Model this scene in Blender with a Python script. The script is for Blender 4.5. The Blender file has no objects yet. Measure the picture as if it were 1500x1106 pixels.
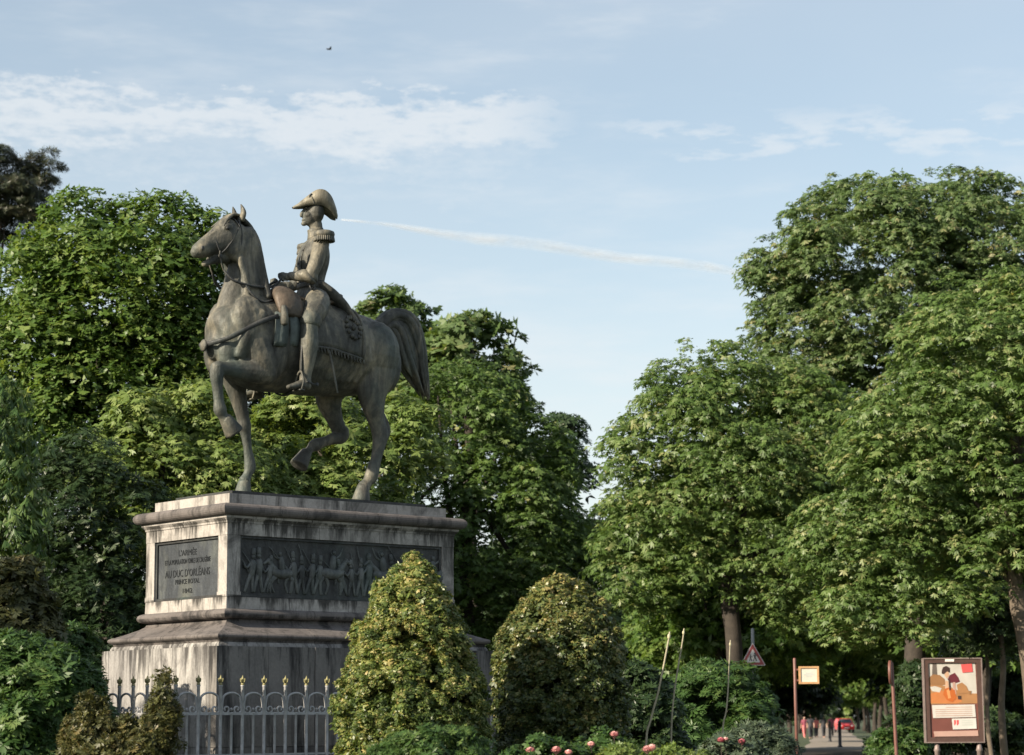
import bpy, bmesh, math, random
import numpy as np
from mathutils import Vector, Matrix, Quaternion
R_ = math.radians
rng = np.random.default_rng(7)
random.seed(7)
scene = bpy.context.scene
COL = scene.collection

# ------------------------------------------------------------------ camera, sky, sun, exposure
FPX, PITCH, ROLL, EYE = 3278.87, 0.1514, 0.0065, 1.6          # focal length in photo pixels (1500 wide)
cam_d = bpy.data.cameras.new('camera'); cam = bpy.data.objects.new('camera', cam_d); COL.objects.link(cam)
scene.camera = cam
cam_d.sensor_width = 36.0; cam_d.lens = FPX / 1500 * 36; cam_d.clip_end = 6000; cam_d.clip_start = .1
cam.matrix_world = Matrix.Translation((0, 0, EYE)) @ Matrix.Rotation(math.pi/2 + PITCH, 4, 'X') @ Matrix.Rotation(-ROLL, 4, 'Z')
cam_d.dof.use_dof = True; cam_d.dof.focus_distance = 28.5; cam_d.dof.aperture_fstop = 3.0

SUN = Vector((-.73, -.53, .47)).normalized()                   # towards the sun
SUN_EL = math.asin(SUN.z); SUN_AZ = math.atan2(SUN.x, SUN.y)
sun_d = bpy.data.lights.new('sun', 'SUN'); sun_d.energy = 5.0; sun_d.angle = R_(.6); sun_d.color = (1, .87, .68)
sun = bpy.data.objects.new('sun', sun_d); COL.objects.link(sun)
sun.rotation_mode = 'QUATERNION'; sun.rotation_quaternion = (-SUN).to_track_quat('-Z', 'Y')

world = bpy.data.worlds.new('World'); scene.world = world; world.use_nodes = True
SKY_STRENGTH = .092
def build_world():
    nt = world.node_tree; nt.nodes.clear(); N = nt.nodes; L = nt.links
    out = N.new('ShaderNodeOutputWorld'); bg = N.new('ShaderNodeBackground'); bg.inputs['Strength'].default_value = SKY_STRENGTH
    L.new(bg.outputs[0], out.inputs[0])
    sky = N.new('ShaderNodeTexSky'); sky.sky_type = 'NISHITA'; sky.sun_disc = False
    sky.sun_elevation = SUN_EL; sky.sun_rotation = SUN_AZ % (2*math.pi); sky.air_density = 1.0; sky.dust_density = .8; sky.ozone_density = 1.2
    tc = N.new('ShaderNodeTexCoord'); sep = N.new('ShaderNodeSeparateXYZ'); L.new(tc.outputs['Generated'], sep.inputs[0])
    def M(op, a, b=None, c=None, clamp=False):
        n = N.new('ShaderNodeMath'); n.operation = op; n.use_clamp = clamp
        for i, v in enumerate((a, b, c)):
            if v is None: continue
            if isinstance(v, (int, float)): n.inputs[i].default_value = v
            else: L.new(v, n.inputs[i])
        return n.outputs[0]
    def step(v, a, b):
        n = N.new('ShaderNodeMapRange'); n.interpolation_type = 'SMOOTHSTEP'
        L.new(v, n.inputs['Value']); n.inputs['From Min'].default_value = a; n.inputs['From Max'].default_value = b
        return n.outputs['Result']
    az = M('ARCTAN2', sep.outputs[0], sep.outputs[1]); el = sep.outputs[2]
    def noise(sx, sz, detail, rough, off=0.):
        c = N.new('ShaderNodeCombineXYZ'); L.new(M('MULTIPLY', az, sx), c.inputs[0]); L.new(M('MULTIPLY', el, sz), c.inputs[1]); c.inputs[2].default_value = off
        n = N.new('ShaderNodeTexNoise'); n.inputs['Scale'].default_value = 1; n.inputs['Detail'].default_value = detail; n.inputs['Roughness'].default_value = rough
        L.new(c.outputs[0], n.inputs['Vector']); return n.outputs['Fac']
    puff = noise(22, 85, 6, .6, 1.3); fine = noise(90, 230, 5, .66, 4.1); broad = noise(5, 14, 3, .5, 2.2)
    # long cloud bank: crisp top edge, soft underside that fades into a veil; thins out to the right
    elw = M('ADD', el, M('MULTIPLY', M('SUBTRACT', puff, .5), .05)); elw = M('ADD', elw, M('MULTIPLY', M('SUBTRACT', fine, .5), .03))
    top = M('SUBTRACT', 1.0, step(elw, .264, .282)); bot = step(elw, .236, .262)
    left = M('SUBTRACT', 1.0, step(az, -.02, .07))
    bank = M('MULTIPLY', M('MULTIPLY', top, bot), M('ADD', M('MULTIPLY', left, .74), .0))
    veil = M('MULTIPLY', M('MULTIPLY', top, step(elw, .17, .26)), M('ADD', M('MULTIPLY', left, .34), .08))
    veil = M('MULTIPLY', veil, M('ADD', .55, M('MULTIPLY', fine, .9)))
    # thin broken patches to the right of the bank
    elr = M('ADD', el, M('MULTIPLY', M('SUBTRACT', puff, .5), .03))
    rb = M('MULTIPLY', step(elr, .238, .252), M('SUBTRACT', 1.0, step(elr, .256, .28)))
    patch = M('MULTIPLY', M('MULTIPLY', rb, step(az, .0, .06)), M('MULTIPLY', step(puff, .36, .60), .6))
    # faint high cirrus everywhere
    cir = M('ADD', .27, M('MULTIPLY', step(noise(9, 42, 5, .6, 7.7), .45, .8), .28))
    cir = M('MULTIPLY', cir, M('ADD', .5, broad))
    m = M('MAXIMUM', M('MAXIMUM', bank, patch), M('MAXIMUM', veil, cir))
    lowm = M('SUBTRACT', 1.0, step(el, .02, .27)); lowm = M('MULTIPLY', lowm, .46)   # pale air towards the horizon
    m = M('MINIMUM', M('ADD', m, lowm), .95)
    tint = N.new('ShaderNodeMix'); tint.data_type = 'RGBA'; tint.blend_type = 'MULTIPLY'; tint.inputs['Factor'].default_value = 1
    L.new(sky.outputs[0], tint.inputs['A']); tint.inputs['B'].default_value = SKY_TINT
    mix = N.new('ShaderNodeMix'); mix.data_type = 'RGBA'
    L.new(m, mix.inputs['Factor']); L.new(tint.outputs['Result'], mix.inputs['A']); mix.inputs['B'].default_value = CLOUD
    L.new(mix.outputs['Result'], bg.inputs['Color'])
SKY_TINT = (1.0, .965, .87, 1); CLOUD = (4.75, 4.9, 5.0, 1)
build_world()
vs = scene.view_settings
vs.view_transform = 'Standard'; vs.look = 'None'; vs.exposure = 1.0; vs.gamma = 1; vs.use_curve_mapping = False
scene.render.engine = 'CYCLES'
scene.cycles.max_bounces = 8; scene.cycles.diffuse_bounces = 5; scene.cycles.transmission_bounces = 5; scene.cycles.transparent_max_bounces = 40
scene.cycles.use_denoising = True

def at(px, py, Y):
    """world point that stands at forward distance Y on the sight line of a photo pixel"""
    u, v = px - 750, 553 - py
    c, s = math.cos(ROLL), math.sin(ROLL); u, v = u*c + v*s, -u*s + v*c
    c, s = math.cos(PITCH), math.sin(PITCH)
    d = Vector((u, FPX*c - v*s, FPX*s + v*c)) * (Y / (FPX*c - v*s))
    return Vector((d.x, d.y, d.z + EYE))

# ------------------------------------------------------------------ materials
def new_mat(name):
    m = bpy.data.materials.new(name); m.use_nodes = True
    nt = m.node_tree; return m, nt, nt.nodes['Principled BSDF']
def ramp(nt, fac, stops):
    r = nt.nodes.new('ShaderNodeValToRGB')
    e = r.color_ramp.elements
    while len(e) < len(stops): e.new(.5)
    for i, (p, c) in enumerate(stops): e[i].position = p; e[i].color = (*c, 1)
    nt.links.new(fac, r.inputs[0]); return r.outputs[0]
def nz(nt, scale, detail=4, rough=.55, stretch=(1, 1, 1), coord='Object', dist=0.):
    tc = nt.nodes.new('ShaderNodeTexCoord'); mp = nt.nodes.new('ShaderNodeMapping'); mp.inputs['Scale'].default_value = stretch
    nt.links.new(tc.outputs[coord], mp.inputs[0])
    n = nt.nodes.new('ShaderNodeTexNoise'); n.inputs['Scale'].default_value = scale; n.inputs['Detail'].default_value = detail; n.inputs['Roughness'].default_value = rough
    n.inputs['Distortion'].default_value = dist
    nt.links.new(mp.outputs[0], n.inputs['Vector']); return n.outputs['Fac']
def mixc(nt, fac, a, b, mode='MIX'):
    n = nt.nodes.new('ShaderNodeMix'); n.data_type = 'RGBA'; n.blend_type = mode
    for s, v in ((n.inputs['Factor'], fac), (n.inputs['A'], a), (n.inputs['B'], b)):
        if isinstance(v, (int, float)): s.default_value = v
        elif isinstance(v, tuple): s.default_value = (*v, 1) if len(v) == 3 else v
        else: nt.links.new(v, s)
    return n.outputs['Result']
def bump(nt, p, h, strength=.3, dist=.02):
    b = nt.nodes.new('ShaderNodeBump'); b.inputs['Strength'].default_value = strength; b.inputs['Distance'].default_value = dist
    nt.links.new(h, b.inputs['Height']); nt.links.new(b.outputs[0], p.inputs['Normal'])
def plain(name, col, rough=.6, metal=0., var=.25, scale=9, bumps=.1):
    m, nt, p = new_mat(name)
    f = nz(nt, scale, 5)
    c = ramp(nt, f, [(.25, tuple(v*(1-var) for v in col)), (.75, tuple(min(1, v*(1+var)) for v in col))])
    nt.links.new(c, p.inputs['Base Color']); p.inputs['Roughness'].default_value = rough; p.inputs['Metallic'].default_value = metal
    if bumps: bump(nt, p, nz(nt, scale*6, 3), bumps, .01)
    return m
def bronze_mat(name, dark, mid, pale, green):
    m, nt, p = new_mat(name)
    a = nz(nt, 3.4, 8, .68, (1, 1, .45), dist=.4); b = nz(nt, 1.6, 6, .65, (1, 1, .35)); c = nz(nt, 14, 5, .65); st = nz(nt, 11, 4, .6, (1, 1, .10))
    col = ramp(nt, a, [(.34, dark), (.5, mid), (.72, pale)])
    col = mixc(nt, ramp(nt, st, [(.52, (0, 0, 0)), (.7, (.6,)*3)]), col, dark)
    col = mixc(nt, ramp(nt, b, [(.48, (0, 0, 0)), (.68, (.7, .7, .7))]), col, green)
    col = mixc(nt, .5, col, ramp(nt, c, [(.3, (.45, .45, .45)), (.7, (1, 1, 1))]), 'MULTIPLY')
    nt.links.new(col, p.inputs['Base Color']); p.inputs['Metallic'].default_value = .12; p.inputs['Specular IOR Level'].default_value = .42
    nt.links.new(ramp(nt, c, [(.3, (.74,)*3), (.7, (.50,)*3)]), p.inputs['Roughness'])
    h = nt.nodes.new('ShaderNodeMath'); h.operation = 'MULTIPLY_ADD'; h.inputs[1].default_value = 2.2
    nt.links.new(nz(nt, 7, 4, .55, (1, 1, .6)), h.inputs[0]); nt.links.new(nz(nt, 30, 5, .6), h.inputs[2]); bump(nt, p, h.outputs[0], .38, .016)
    return m
BRONZE = bronze_mat('bronze', (.03, .031, .028), (.088, .087, .074), (.31, .275, .20), (.08, .105, .094))
BRONZE_PALE = bronze_mat('worn and sunlit bronze', (.10, .092, .07), (.23, .21, .16), (.40, .37, .29), (.17, .18, .145))  # hat bronze: pale from wear and from sunlight put into the colour
BRONZE_DARK = bronze_mat('dark bronze', (.018, .019, .021), (.042, .044, .045), (.085, .088, .085), (.05, .075, .07))
BRONZE_LEATHER = bronze_mat('brown bronze', (.06, .047, .035), (.12, .092, .068), (.2, .16, .12), (.10, .10, .085))
def stone_mat(name, pale, mid, dark, streak=.75, rand=.0):
    m, nt, p = new_mat(name)
    a = nz(nt, 1.6, 6, .6, coord='Object'); st = nz(nt, 5.5, 6, .7, (1, 1, .14), dist=.3); bl = nz(nt, 1.5, 7, .68, (1, 1, .6), dist=.9); g = nz(nt, 30, 4, .6)
    col = ramp(nt, a, [(.3, mid), (.7, pale)])
    col = mixc(nt, ramp(nt, st, [(.50, (0, 0, 0)), (.66, (streak,)*3)]), col, dark)
    tcz = nt.nodes.new('ShaderNodeTexCoord'); sz = nt.nodes.new('ShaderNodeSeparateXYZ'); nt.links.new(tcz.outputs['Object'], sz.inputs[0]); fac = None
    for ledge, ln in ((4.10, .34), (2.58, .75), (2.90, .22), (3.14, .18)):
        mr = nt.nodes.new('ShaderNodeMapRange'); nt.links.new(sz.outputs[2], mr.inputs[0]); mr.inputs[1].default_value = ledge-ln; mr.inputs[2].default_value = ledge; mr.clamp = True
        lt = nt.nodes.new('ShaderNodeMath'); lt.operation = 'LESS_THAN'; nt.links.new(sz.outputs[2], lt.inputs[0]); lt.inputs[1].default_value = ledge+.02
        mu = nt.nodes.new('ShaderNodeMath'); mu.operation = 'MULTIPLY'; nt.links.new(mr.outputs[0], mu.inputs[0]); nt.links.new(lt.outputs[0], mu.inputs[1])
        if fac is None: fac = mu.outputs[0]
        else:
            mx = nt.nodes.new('ShaderNodeMath'); mx.operation = 'MAXIMUM'; nt.links.new(fac, mx.inputs[0]); nt.links.new(mu.outputs[0], mx.inputs[1]); fac = mx.outputs[0]
    dn = nz(nt, 4.2, 7, .72, (1, 1, .09), dist=.2); dd = nt.nodes.new('ShaderNodeMath'); dd.operation = 'MULTIPLY_ADD'; nt.links.new(fac, dd.inputs[0]); dd.inputs[1].default_value = .17; nt.links.new(dn, dd.inputs[2])
    col = mixc(nt, ramp(nt, dd.outputs[0], [(.62, (0, 0, 0)), (.72, (.92,)*3)]), col, tuple(v*.75 for v in dark))
    col = mixc(nt, ramp(nt, bl, [(.52, (0, 0, 0)), (.66, (streak*.9,)*3)]), col, tuple(v*1.3 for v in dark))
    col = mixc(nt, .55, col, ramp(nt, g, [(.3, (.6,)*3), (.7, (1,)*3)]), 'MULTIPLY')
    if rand:
        oi = nt.nodes.new('ShaderNodeObjectInfo')
        col = mixc(nt, rand, col, ramp(nt, oi.outputs['Random'], [(0, (.35, .33, .36)), (.5, (.8, .78, .76)), (1, (1, .98, .95))]), 'MULTIPLY')
    nt.links.new(col, p.inputs['Base Color']); p.inputs['Roughness'].default_value = .85
    bump(nt, p, g, .35, .01); return m
STONE = stone_mat('limestone', (.43, .405, .38), (.32, .30, .28), (.035, .033, .03), .85)
STONE_CAP = stone_mat('weathered cornice stone', (.165, .148, .141), (.105, .092, .088), (.028, .026, .026), .9)
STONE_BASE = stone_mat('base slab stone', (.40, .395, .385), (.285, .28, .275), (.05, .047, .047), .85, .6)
STONE_DARK = stone_mat('darker base slab stone', (.24, .23, .22), (.14, .137, .135), (.022, .021, .022), .9, .8)  # darker version of the base slab stone for one long face
IRON = plain('grey painted iron', (.34, .34, .345), .55, .2, .35, 14)
GOLD = plain('worn gilding', (.22, .20, .09), .6, .15, .5, 30)
BARK = plain('bark', (.036, .029, .023), .9, 0, .5, 6, .6)
BARK_PALE = plain('pale bark', (.115, .092, .07), .9, 0, .45, 5, .6)
WOOD_RED = plain('red brown painted pole', (.14, .06, .047), .5, 0, .2, 12)
def leaf_mat(name, stops, trans=.42, rough=.45, spec=.4):
    m, nt, p = new_mat(name)
    at_ = nt.nodes.new('ShaderNodeAttribute'); at_.attribute_name = 'v'
    ai = nt.nodes.new('ShaderNodeAttribute'); ai.attribute_type = 'INSTANCER'; ai.attribute_name = 'tone'
    ad = nt.nodes.new('ShaderNodeMath'); ad.operation = 'ADD'; nt.links.new(at_.outputs['Fac'], ad.inputs[0]); nt.links.new(ai.outputs['Fac'], ad.inputs[1])
    c = ramp(nt, ad.outputs[0], stops)
    nt.links.new(c, p.inputs['Base Color']); p.inputs['Roughness'].default_value = rough
    p.inputs['Specular IOR Level'].default_value = spec
    t = nt.nodes.new('ShaderNodeBsdfTranslucent')
    tcol = mixc(nt, 1., c, (1.25, 1.2, .55), 'MULTIPLY'); nt.links.new(tcol, t.inputs['Color'])
    mx = nt.nodes.new('ShaderNodeMixShader'); mx.inputs[0].default_value = trans
    nt.links.new(p.outputs[0], mx.inputs[1]); nt.links.new(t.outputs[0], mx.inputs[2])
    nt.links.new(mx.outputs[0], nt.nodes['Material Output'].inputs[0]); return m
LEAF_CHESTNUT = leaf_mat('chestnut leaf', [(0, (.05, .09, .02)), (.45, (.098, .17, .042)), (.8, (.18, .25, .085)), (1, (.29, .30, .13))])
LEAF_DUSTY = leaf_mat('dusty chestnut leaf', [(0, (.05, .085, .028)), (.45, (.10, .165, .056)), (.8, (.18, .245, .10)), (1, (.28, .27, .14))])
LEAF_MAPLE = leaf_mat('maple leaf', [(0, (.04, .085, .018)), (.5, (.10, .175, .036)), (1, (.20, .265, .075))])
LEAF_ASH = leaf_mat('ash leaf', [(0, (.07, .12, .03)), (.5, (.15, .22, .055)), (1, (.28, .33, .12))], .38)
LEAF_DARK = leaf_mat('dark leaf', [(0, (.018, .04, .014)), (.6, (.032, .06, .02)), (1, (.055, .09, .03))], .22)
LEAF_PINE = leaf_mat('pine needle', [(0, (.02, .03, .016)), (.6, (.035, .045, .022)), (1, (.07, .06, .035))], .08)
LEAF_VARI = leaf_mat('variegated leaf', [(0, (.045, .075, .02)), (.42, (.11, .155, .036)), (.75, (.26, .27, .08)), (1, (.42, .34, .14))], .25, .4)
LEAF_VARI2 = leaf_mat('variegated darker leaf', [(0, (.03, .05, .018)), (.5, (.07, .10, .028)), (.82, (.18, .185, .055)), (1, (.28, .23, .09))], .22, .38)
LEAF_BROWN = leaf_mat('brownish leaf', [(0, (.038, .046, .018)), (.6, (.085, .09, .03)), (1, (.17, .13, .05))], .2)
LEAF_LUSH = leaf_mat('lush leaf', [(0, (.028, .065, .018)), (.6, (.06, .12, .03)), (1, (.13, .19, .055))], .3)
LEAF_BLUE = leaf_mat('blue green leaf', [(0, (.04, .065, .04)), (.6, (.07, .10, .06)), (1, (.12, .15, .09))], .2)

# ------------------------------------------------------------------ object helpers
def link(o, parent=None):
    COL.objects.link(o)
    if parent is not None: o.parent = parent
    return o
def tag(o, label=None, cat=None, group=None, kind=None):
    if label: o['label'] = label
    if cat: o['category'] = cat
    if group: o['group'] = group
    if kind: o['kind'] = kind
    return o
def thing(name, loc, label, cat, group=None, rz=0):
    o = bpy.data.objects.new(name, None); o.empty_display_size = .2
    o.location = loc; o.rotation_euler = (0, 0, rz); link(o); return tag(o, label, cat, group)
def mesh_obj(name, me, mat, parent=None):
    o = bpy.data.objects.new(name, me)
    if mat is not None and not me.materials: me.materials.append(mat)
    return link(o, parent)
def bm_obj(name, bm, mat, parent=None, smooth=False, bevel=0.):
    if bevel:
        es = [e for e in bm.edges if len(e.link_faces) == 2 and e.calc_face_angle(0) > .6]
        bmesh.ops.bevel(bm, geom=es, offset=bevel, segments=1, affect='EDGES', clamp_overlap=True)
    bmesh.ops.recalc_face_normals(bm, faces=bm.faces)
    me = bpy.data.meshes.new(name); bm.to_mesh(me); bm.free()
    if smooth: me.polygons.foreach_set('use_smooth', [True]*len(me.polygons))
    return mesh_obj(name, me, mat, parent)
def box(bm, lo, hi, mtx=None):
    vs_ = [Vector((x, y, z)) for z in (lo[2], hi[2]) for y in (lo[1], hi[1]) for x in (lo[0], hi[0])]
    if mtx is not None: vs_ = [mtx @ v for v in vs_]
    v = [bm.verts.new(p) for p in vs_]
    for f in ((0, 2, 3, 1), (4, 5, 7, 6), (0, 1, 5, 4), (2, 6, 7, 3), (0, 4, 6, 2), (1, 3, 7, 5)): bm.faces.new([v[i] for i in f])
def crom(P, n):
    P = np.array(P, float); Q = np.vstack([2*P[0]-P[1], P, 2*P[-1]-P[-2]]); out = []
    for i in range(len(P)-1):
        a, b, c, d = Q[i:i+4]
        for t in np.linspace(0, 1, n, endpoint=False):
            out.append(.5*((2*b)+(-a+c)*t+(2*a-5*b+4*c-d)*t*t+(-a+3*b-3*c+d)*t**3))
    out.append(P[-1]); return np.array(out)
def tube(bm, pts, n=5, seg=14, ref=(0, 1, 0), cap=.6):
    """pts: (x,y,z,ra,rb): ra along ref (lateral), rb across; smooth tapered tube with domed ends"""
    P = crom([p if len(p) == 5 else (*p, p[3]) for p in pts], n) if len(pts) > 2 and n > 1 else np.array([p if len(p) == 5 else (*p, p[3]) for p in pts], float)
    P[:, 3:] = np.maximum(P[:, 3:], .002)
    C = P[:, :3]; T = np.gradient(C, axis=0); T /= np.linalg.norm(T, axis=1)[:, None] + 1e-9
    rings = []
    def ring(c, t, a, b):
        r = np.array(ref, float); r -= t*(r@t)
        if np.linalg.norm(r) < .05: r = np.array((1., 0, 0)); r -= t*(r@t)
        r /= np.linalg.norm(r); s = np.cross(t, r)
        return [bm.verts.new(c + r*a*math.cos(w) + s*b*math.sin(w)) for w in np.linspace(0, 2*math.pi, seg, endpoint=False)]
    if cap:
        for k in (.95, .6): rings.append(ring(C[0]-T[0]*cap*k*min(P[0, 3:]), T[0], P[0, 3]*math.sqrt(1-k*k), P[0, 4]*math.sqrt(1-k*k)))
    for c, t, p in zip(C, T, P): rings.append(ring(c, t, p[3], p[4]))
    if cap:
        for k in (.6, .95): rings.append(ring(C[-1]+T[-1]*cap*k*min(P[-1, 3:]), T[-1], P[-1, 3]*math.sqrt(1-k*k), P[-1, 4]*math.sqrt(1-k*k)))
    for A, B in zip(rings, rings[1:]):
        for i in range(seg): bm.faces.new((A[i], A[(i+1) % seg], B[(i+1) % seg], B[i]))
    bm.faces.new(rings[0][::-1]); bm.faces.new(rings[-1])
def blob(bm, c, r, rot=None, seg=14):
    m = Matrix.Translation(c) @ (rot.to_matrix().to_4x4() if rot else Matrix()) @ Matrix.Diagonal((*r, 1))
    bmesh.ops.create_uvsphere(bm, u_segments=seg, v_segments=seg*2//3, radius=1, matrix=m)
def lathe(bm, prof, seg=14, mtx=None):
    rings = []
    for r, z in prof:
        rings.append([bm.verts.new((mtx @ Vector(p)) if mtx is not None else p) for p in [(r*math.cos(w), r*math.sin(w), z) for w in np.linspace(0, 2*math.pi, seg, endpoint=False)]])
    for A, B in zip(rings, rings[1:]):
        for i in range(seg): bm.faces.new((A[i], A[(i+1) % seg], B[(i+1) % seg], B[i]))
    bm.faces.new(rings[0][::-1]); bm.faces.new(rings[-1])
def prism(bm, poly, y0, y1, mtx=None):
    """outline in x,z extruded from y0 to y1"""
    A = [bm.verts.new((mtx @ Vector((x, y0, z))) if mtx is not None else (x, y0, z)) for x, z in poly]
    B = [bm.verts.new((mtx @ Vector((x, y1, z))) if mtx is not None else (x, y1, z)) for x, z in poly]
    n = len(poly); bm.faces.new(A); bm.faces.new(B[::-1])
    for i in range(n): bm.faces.new((A[i], B[i], B[(i+1) % n], A[(i+1) % n]))
def remesh(name, bm, voxel, mat, parent, smooth_it=4):
    bmesh.ops.recalc_face_normals(bm, faces=bm.faces)
    me = bpy.data.meshes.new(name+'_raw'); bm.to_mesh(me); bm.free()
    o = bpy.data.objects.new(name+'_raw', me); COL.objects.link(o)
    md = o.modifiers.new('r', 'REMESH'); md.mode = 'VOXEL'; md.voxel_size = voxel
    s = o.modifiers.new('s', 'SMOOTH'); s.factor = .5; s.iterations = smooth_it
    dg = bpy.context.evaluated_depsgraph_get(); me2 = bpy.data.meshes.new_from_object(o.evaluated_get(dg))
    me2.name = name; bpy.data.objects.remove(o); bpy.data.meshes.remove(me)
    me2.polygons.foreach_set('use_smooth', [True]*len(me2.polygons)); me2.materials.clear()
    return mesh_obj(name, me2, mat, parent)

# ------------------------------------------------------------------ foliage
def unit(v): return v / (np.linalg.norm(v, axis=-1, keepdims=True) + 1e-9)
def quads_mesh(name, V, val):
    """V: (n,4,3) quads, val: (n,) leaf tone"""
    n = len(V); me = bpy.data.meshes.new(name)
    me.vertices.add(n*4); me.loops.add(n*4); me.polygons.add(n)
    me.vertices.foreach_set('co', V.astype(np.float32).ravel())
    me.loops.foreach_set('vertex_index', np.arange(n*4, dtype=np.int32))
    me.polygons.foreach_set('loop_start', np.arange(0, n*4, 4, dtype=np.int32))
    me.update(calc_edges=True)
    a = me.attributes.new('v', 'FLOAT', 'FACE'); a.data.foreach_set('value', np.clip(val, 0, 1).astype(np.float32))
    return me
def kites(P, D, S, l, w, Nn=None, bend=.15):
    D = unit(D); S = unit(S - D*np.sum(S*D, -1, keepdims=True)); Nn = np.cross(S, D) if Nn is None else Nn
    l = l[:, None]; w = w[:, None]
    up = Nn*bend*w
    return np.stack([P, P + D*l*.52 + S*w*.5 + up, P + D*l - Nn*l*bend, P + D*l*.52 - S*w*.5 + up], 1)
def rosettes(P, N, k, l, wr, val, droop=.35, fan=2*math.pi, lead=None):
    """k leaflets round each point P, in the plane across N, hanging a little"""
    n = len(P); a = rng.normal(size=(n, 3)) if lead is None else lead
    U = unit(a - N*np.sum(a*N, -1, keepdims=True)); W = np.cross(N, U); out = []; vv = []
    for j in range(k):
        ang = fan*((j+.5)/k-.5) + rng.normal(0, .14, n)
        D = U*np.cos(ang)[:, None] + W*np.sin(ang)[:, None] + N*.12 + np.array((0, 0, -droop)) + rng.normal(0, .1, (n, 3))
        ll = l*rng.uniform(.75, 1.1, n)*(1 if fan < 6 else (1-.25*abs(math.cos(math.pi*(j+.5)/k)))) 
        out.append(kites(P, D, np.cross(N, D), ll, ll*wr)); vv.append(val + rng.normal(0, .06, n))
    return np.concatenate(out), np.concatenate(vv)
def ell_points(E, n, shell=(.78, 1.0), back=.45, void=0., wl=3.):
    """points near the surface of a union of ellipsoids E=[(c, r)], thinner on the far side; returns p and outward normal"""
    vol = np.array([e[1][0]*e[1][2] for e in E]); pr = vol/vol.sum(); ps, ns = [], []
    got = 0; KV = unit(rng.normal(size=(3, 3)))*2*math.pi/wl; HV = rng.uniform(0, 6.28, 3)
    while got < n:
        m = n*2; k = rng.choice(len(E), m, p=pr); c = np.array([E[i][0] for i in k]); r = np.array([E[i][1] for i in k])
        u = unit(rng.normal(size=(m, 3))); s = rng.uniform(*shell, m)[:, None]
        p = c + u*r*s; keep = np.ones(m, bool)
        for cc, rr in E: keep &= (((p-cc)/np.array(rr))**2).sum(1) > (shell[0]-.03)**2
        keep &= (u[:, 1] < .25) | (rng.random(m) < back)
        if void:
            f = sum(np.sin(p @ K_ + h_) for K_, h_ in zip(KV, HV)); keep &= f > -1.25*void - .15
        p, u = p[keep], unit(u[keep]/r[keep]); ps.append(p); ns.append(u); got += len(p)
    return np.concatenate(ps)[:n], np.concatenate(ns)[:n]
PADS = {}
def pad_library(per, ratio, k, wr, droop, fan, flat, ruff, tone, nvar=6):
    """a few leafy twig clusters of radius 1; crowns are scattered with them"""
    key = (per, round(ratio, 3), k, wr, droop, round(fan, 2), flat, ruff, tone)
    if key in PADS: return PADS[key]
    obs = []
    for _ in range(nvar):
        m = per; u = unit(rng.normal(size=(m, 3)) + np.array((0, 0, .8)))
        P = u*np.array((1, 1, flat))*(rng.uniform(.12, 1.08, m)**.45)[:, None]
        P = P + (rng.random(m) < .12)[:, None]*u*np.array((1, 1, .5))*rng.uniform(.05, .35, m)[:, None]
        Nn = unit(u*.6 + np.array((0, 0, .6)) + rng.normal(0, ruff, (m, 3)))
        lead = unit(u*np.array((1, 1, .2)) + rng.normal(0, .35, (m, 3)))
        V, v = rosettes(P, Nn, k, ratio*rng.uniform(.45, 1.3, m), wr, rng.normal(tone[0], tone[1], m), droop, fan, lead)
        obs.append(bpy.data.objects.new('leaf_cluster', quads_mesh('leaf_cluster', V, v)))
    PADS[key] = obs; return obs
def scatter_group(obs, mat):
    ng = bpy.data.node_groups.new('leaf scatter', 'GeometryNodeTree')
    ng.interface.new_socket('Geometry', in_out='INPUT', socket_type='NodeSocketGeometry'); ng.interface.new_socket('Geometry', in_out='OUTPUT', socket_type='NodeSocketGeometry')
    N, L = ng.nodes, ng.links; gi = N.new('NodeGroupInput'); go = N.new('NodeGroupOutput'); jn = N.new('GeometryNodeJoinGeometry')
    for o in obs[::-1]:
        oi = N.new('GeometryNodeObjectInfo'); oi.inputs['Object'].default_value = o; oi.inputs['As Instance'].default_value = False
        g2 = N.new('GeometryNodeGeometryToInstance'); L.new(oi.outputs['Geometry'], g2.inputs[0]); L.new(g2.outputs[0], jn.inputs[0])
    def attr(name, typ):
        a = N.new('GeometryNodeInputNamedAttribute'); a.data_type = typ; a.inputs['Name'].default_value = name; return a.outputs['Attribute']
    ip = N.new('GeometryNodeInstanceOnPoints'); L.new(gi.outputs[0], ip.inputs['Points']); L.new(jn.outputs[0], ip.inputs['Instance']); ip.inputs['Pick Instance'].default_value = True
    L.new(attr('pick', 'INT'), ip.inputs['Instance Index']); L.new(attr('rot', 'FLOAT_VECTOR'), ip.inputs['Rotation']); L.new(attr('size', 'FLOAT_VECTOR'), ip.inputs['Scale'])
    sm = N.new('GeometryNodeSetMaterial'); sm.inputs['Material'].default_value = mat; L.new(ip.outputs[0], sm.inputs[0]); L.new(sm.outputs[0], go.inputs[0]); return ng
def lobes_of(E, n, lo=.16, hi=.32):
    """break the big envelope shapes up with smaller boughs bulging from them"""
    out = list(E); vol = np.array([e[1][0]*e[1][2] for e in E]); pr = vol/vol.sum()
    for _ in range(n):
        c, r = E[rng.choice(len(E), p=pr)]; u = unit(rng.normal(size=3)+np.array((0, -.3, .15))); f = rng.uniform(lo, hi)
        out.append((c+u*np.array(r)*rng.uniform(.82, .98), tuple(np.array(r)*f*rng.uniform(.8, 1.2, 3))))
    return out
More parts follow.
